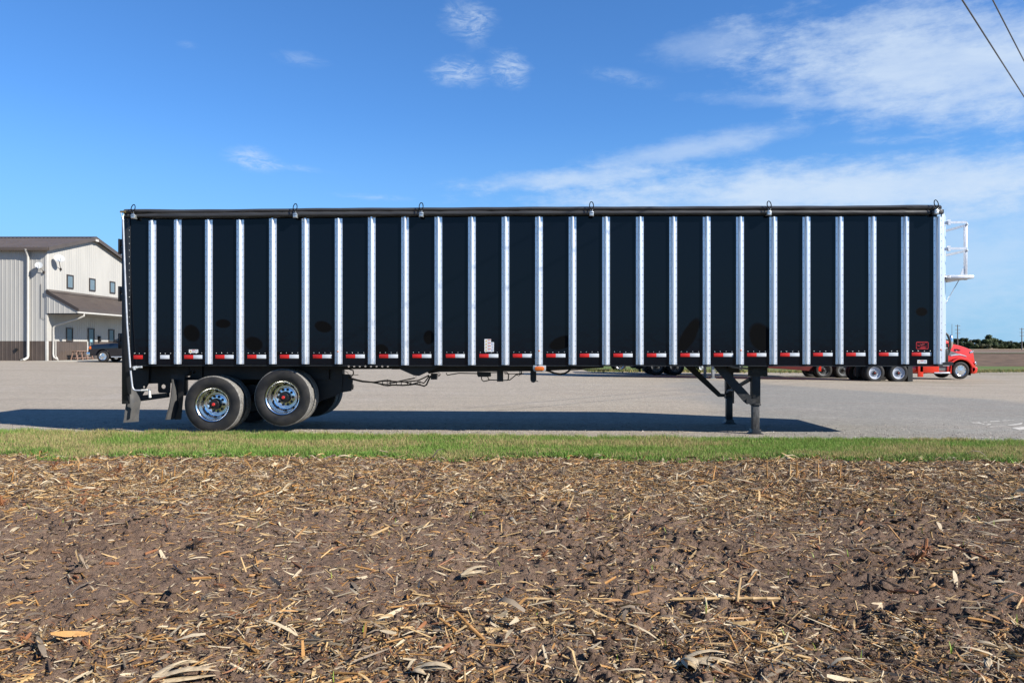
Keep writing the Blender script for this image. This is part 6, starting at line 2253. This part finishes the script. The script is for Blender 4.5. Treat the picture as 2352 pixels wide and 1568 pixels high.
place('corn_husk', husk_mesh(503, .24, .09, 3), p.x, p.y, .2, -.1, .1, PALE_C, 'cupped cream husk standing open in the middle of the field', 'corn husk', None, 1.0, .015)
p = ground_pt(1560, 1556)
p = ground_pt(420, 1550)
place('corn_husk', husk_mesh(504, .34, .09, 4), p.x, p.y, .3, -.1, 0, PALE_C, 'large spread of pale husk leaves in the thick litter at the lower left', 'corn husk', None, 1.0, .015)
p = ground_pt(985, 1552)
place('corn_husk', husk_mesh(505, .26, .10, 4), p.x, p.y, -.4, -.2, 0, PALE_C, 'bunched whitish husk at the bottom edge left of centre', 'corn husk', None, 1.0, .015)
p = ground_pt(480, 1385)
place('corn_husk', husk_mesh(506, .16, .06, 2), p.x, p.y, -.3, -.35, 0, PALE_C, 'curled whitish husk over two amber stubs in bare soil', 'corn husk', None, 1.0, .02)
STUBS = sorted(((180, 1088, .22, -1.45, .3), (248, 1085, .24, -1.0, 2.2), (325, 1080, .26, -1.35, .4), (372, 1107, .25, -1.5, 0), (400, 1105, .26, -1.5, 0), (470, 1108, .24, -1.5, 0),
                                (497, 1076, .24, -.9, .6), (478, 1130, .17, -1.4, .5), (28, 1112, .24, -1.4, .6), (810, 1110, .2, -1.45, 0), (662, 1072, .24, -1.1, 1.2), (1012, 1092, .22, -.9, .6), (1120, 1098, .2, -.7, .5),
                                (934, 1180, .2, -1.45, .3), (1310, 1170, .24, -.9, .9), (1640, 1100, .30, -1.0, 1.0), (1835, 1108, .20, -1.3, 2), (1815, 1100, .28, -1.35, 1.1), (1830, 1100, .30, -1.45, 1.2), (1880, 1100, .28, -1.3, 1.2), (1930, 1102, .28, -1.35, 1.0), (1762, 1100, .26, -1.5, 1.5),
                                (690, 1240, .28, -.5, 1.0), (560, 1310, .2, -.9, 2.4), (2115, 1180, .16, -1.4, 0), (2060, 1250, .26, -.8, 2.2), (1150, 1345, .14, -1.5, 0), (205, 1490, .12, -.9, 2.0), (1090, 1470, .3, -.5, 2.5)))
ORD = 'first second third fourth fifth sixth seventh eighth ninth tenth eleventh twelfth thirteenth fourteenth fifteenth sixteenth seventeenth eighteenth nineteenth twentieth twenty-first twenty-second twenty-third twenty-fourth twenty-fifth'.split()
CNT = {}
for (px, py, ln_, lean, yw) in STUBS:
    p = ground_pt(px, py)
    near = 'in the stubble row by the grass' if p.y > 8.5 else 'in the middle of the field' if p.y > 5 else 'in the thick litter nearest the viewer'
    k_ = CNT[near] = CNT.get(near, 0) + 1
    place('corn_stalk', random.choice(SM[2:6]), p.x, p.y, yw, lean, 0, random.choice((AMBER_C, AMBER_C, STRAW_C)), f'{ORD[k_ - 1]} upright stalk stub from the left ' + near, 'corn stalk', 'upright stalk stubs ' + near, ln_ * .68 / .2, ln_ * .26 * abs(math.sin(lean)))

nst, tries = 0, 0
while nst < 262 and tries < 20000:
    tries += 1
    y = math.sqrt(rg.uniform(3.5 ** 2, 9.6 ** 2)) if rg.random() < .82 else rg.uniform(9.4, 11.1)
    x = rg.uniform(-.72, .72) * y
    if rg.random() > float(dens(np.array([x]), np.array([y]))[0]) * 1.1:
        continue
    cn = ['amber', 'straw coloured', 'straw coloured', 'greyish', 'rust brown', 'dark brown', 'amber', 'pale'][rg.integers(0, 8)]
    me = SM[rg.integers(0, len(SM))]
    sc = rg.uniform(.65, 1.15) * (1.15 if y > 7 else 1.0)
    z_ = zone(x, y) + ' ' + SIDE(x, y)
    place('corn_stalk', me, x, y, rg.uniform(0, 6.28), rg.normal(0, .16), rg.uniform(0, 6.28), COLS[cn], f'{cn} stalk piece lying {z_}', 'corn stalk', f'{cn} stalk pieces {z_}', sc, .011)
    nst += 1
nst = 0
while nst < 120:
    y = math.sqrt(rg.uniform(3.5 ** 2, 11.1 ** 2))
    x = rg.uniform(-.72, .72) * y
    if rg.random() > float(dens(np.array([x]), np.array([y]))[0]):
        continue
    cn = ['straw coloured', 'pale', 'pale', 'greyish'][rg.integers(0, 4)]
    z_ = zone(x, y) + ' ' + SIDE(x, y)
    place('corn_husk', HM[rg.integers(0, len(HM))], x, y, rg.uniform(0, 6.28), rg.normal(-.05, .22), rg.normal(0, .35), COLS[cn], f'{cn} crumpled husk lying {z_}', 'corn husk', f'{cn} crumpled husks {z_}', rg.uniform(.40, .95), .006)
    nst += 1
for k in range(26):
    y = math.sqrt(rg.uniform(3.6 ** 2, 8.5 ** 2))
    x = rg.uniform(-.66, .66) * y
    z_ = zone(x, y) + ' ' + SIDE(x, y)
    place('corn_cob', CM[rg.integers(0, 3)], x, y, rg.uniform(0, 6.28), rg.normal(0, .15), 0, RUST_C, f'bare rust brown cob lying {z_}', 'corn cob', f'bare cobs {z_}', rg.uniform(.8, 1.1), .012)


RM = [root_mesh(200 + k, .05 + .012 * k) for k in range(4)]
for k in range(34):
    y = math.sqrt(rg.uniform(3.7 ** 2, 10.6 ** 2))
    x = rg.uniform(-.66, .66) * y
    cn = ('rust brown', 'dark brown', 'greyish')[k % 3]
    z_ = zone(x, y) + ' ' + SIDE(x, y)
    place('corn_root', RM[k % 4], x, y, rg.uniform(0, 6.28), rg.normal(0, .7), rg.normal(0, .7), COLS[cn], f'{cn} root crown {z_}', 'corn root', f'{cn} root crowns {z_}', rg.uniform(.8, 1.35), .02)


def sprout_mesh(seed):
    rg_ = random.Random(seed)
    b = MB()
    for j in range(rg_.randint(1, 3)):
        a, l_, bend = rg_.uniform(0, 6.28), rg_.uniform(.035, .065), rg_.uniform(.1, .6)
        vs = []
        for i in range(4):
            t = i / 3
            w_ = .0042 * (1 - t * .8)
            q = Vector((math.cos(a) * bend * l_ * t * t, math.sin(a) * bend * l_ * t * t, l_ * t))
            s_ = Vector((-math.sin(a), math.cos(a), 0)) * w_
            vs += [q - s_, q + s_]
        b.add(vs, [(0, 1, 3, 2), (2, 3, 5, 4), (4, 5, 7, 6)])
    return b.mesh('corn_sprout', SPROUT)


SPM = [sprout_mesh(k) for k in range(5)]
for k in range(95):
    y = math.sqrt(rg.uniform(3.6 ** 2, 8.6 ** 2))
    x = rg.uniform(-.66, .66) * y if rg.random() < .5 else rg.uniform(.1, .66) * y
    z_ = zone(x, y) + ' ' + SIDE(x, y)
    place('corn_sprout', SPM[rg.integers(0, 5)], x, y, rg.uniform(0, 6.28), 0, 0, (1, 1, 1), f'tiny yellow green sprout {z_}', 'sprout', f'green sprouts {z_}', rg.uniform(.8, 1.3), -.004)
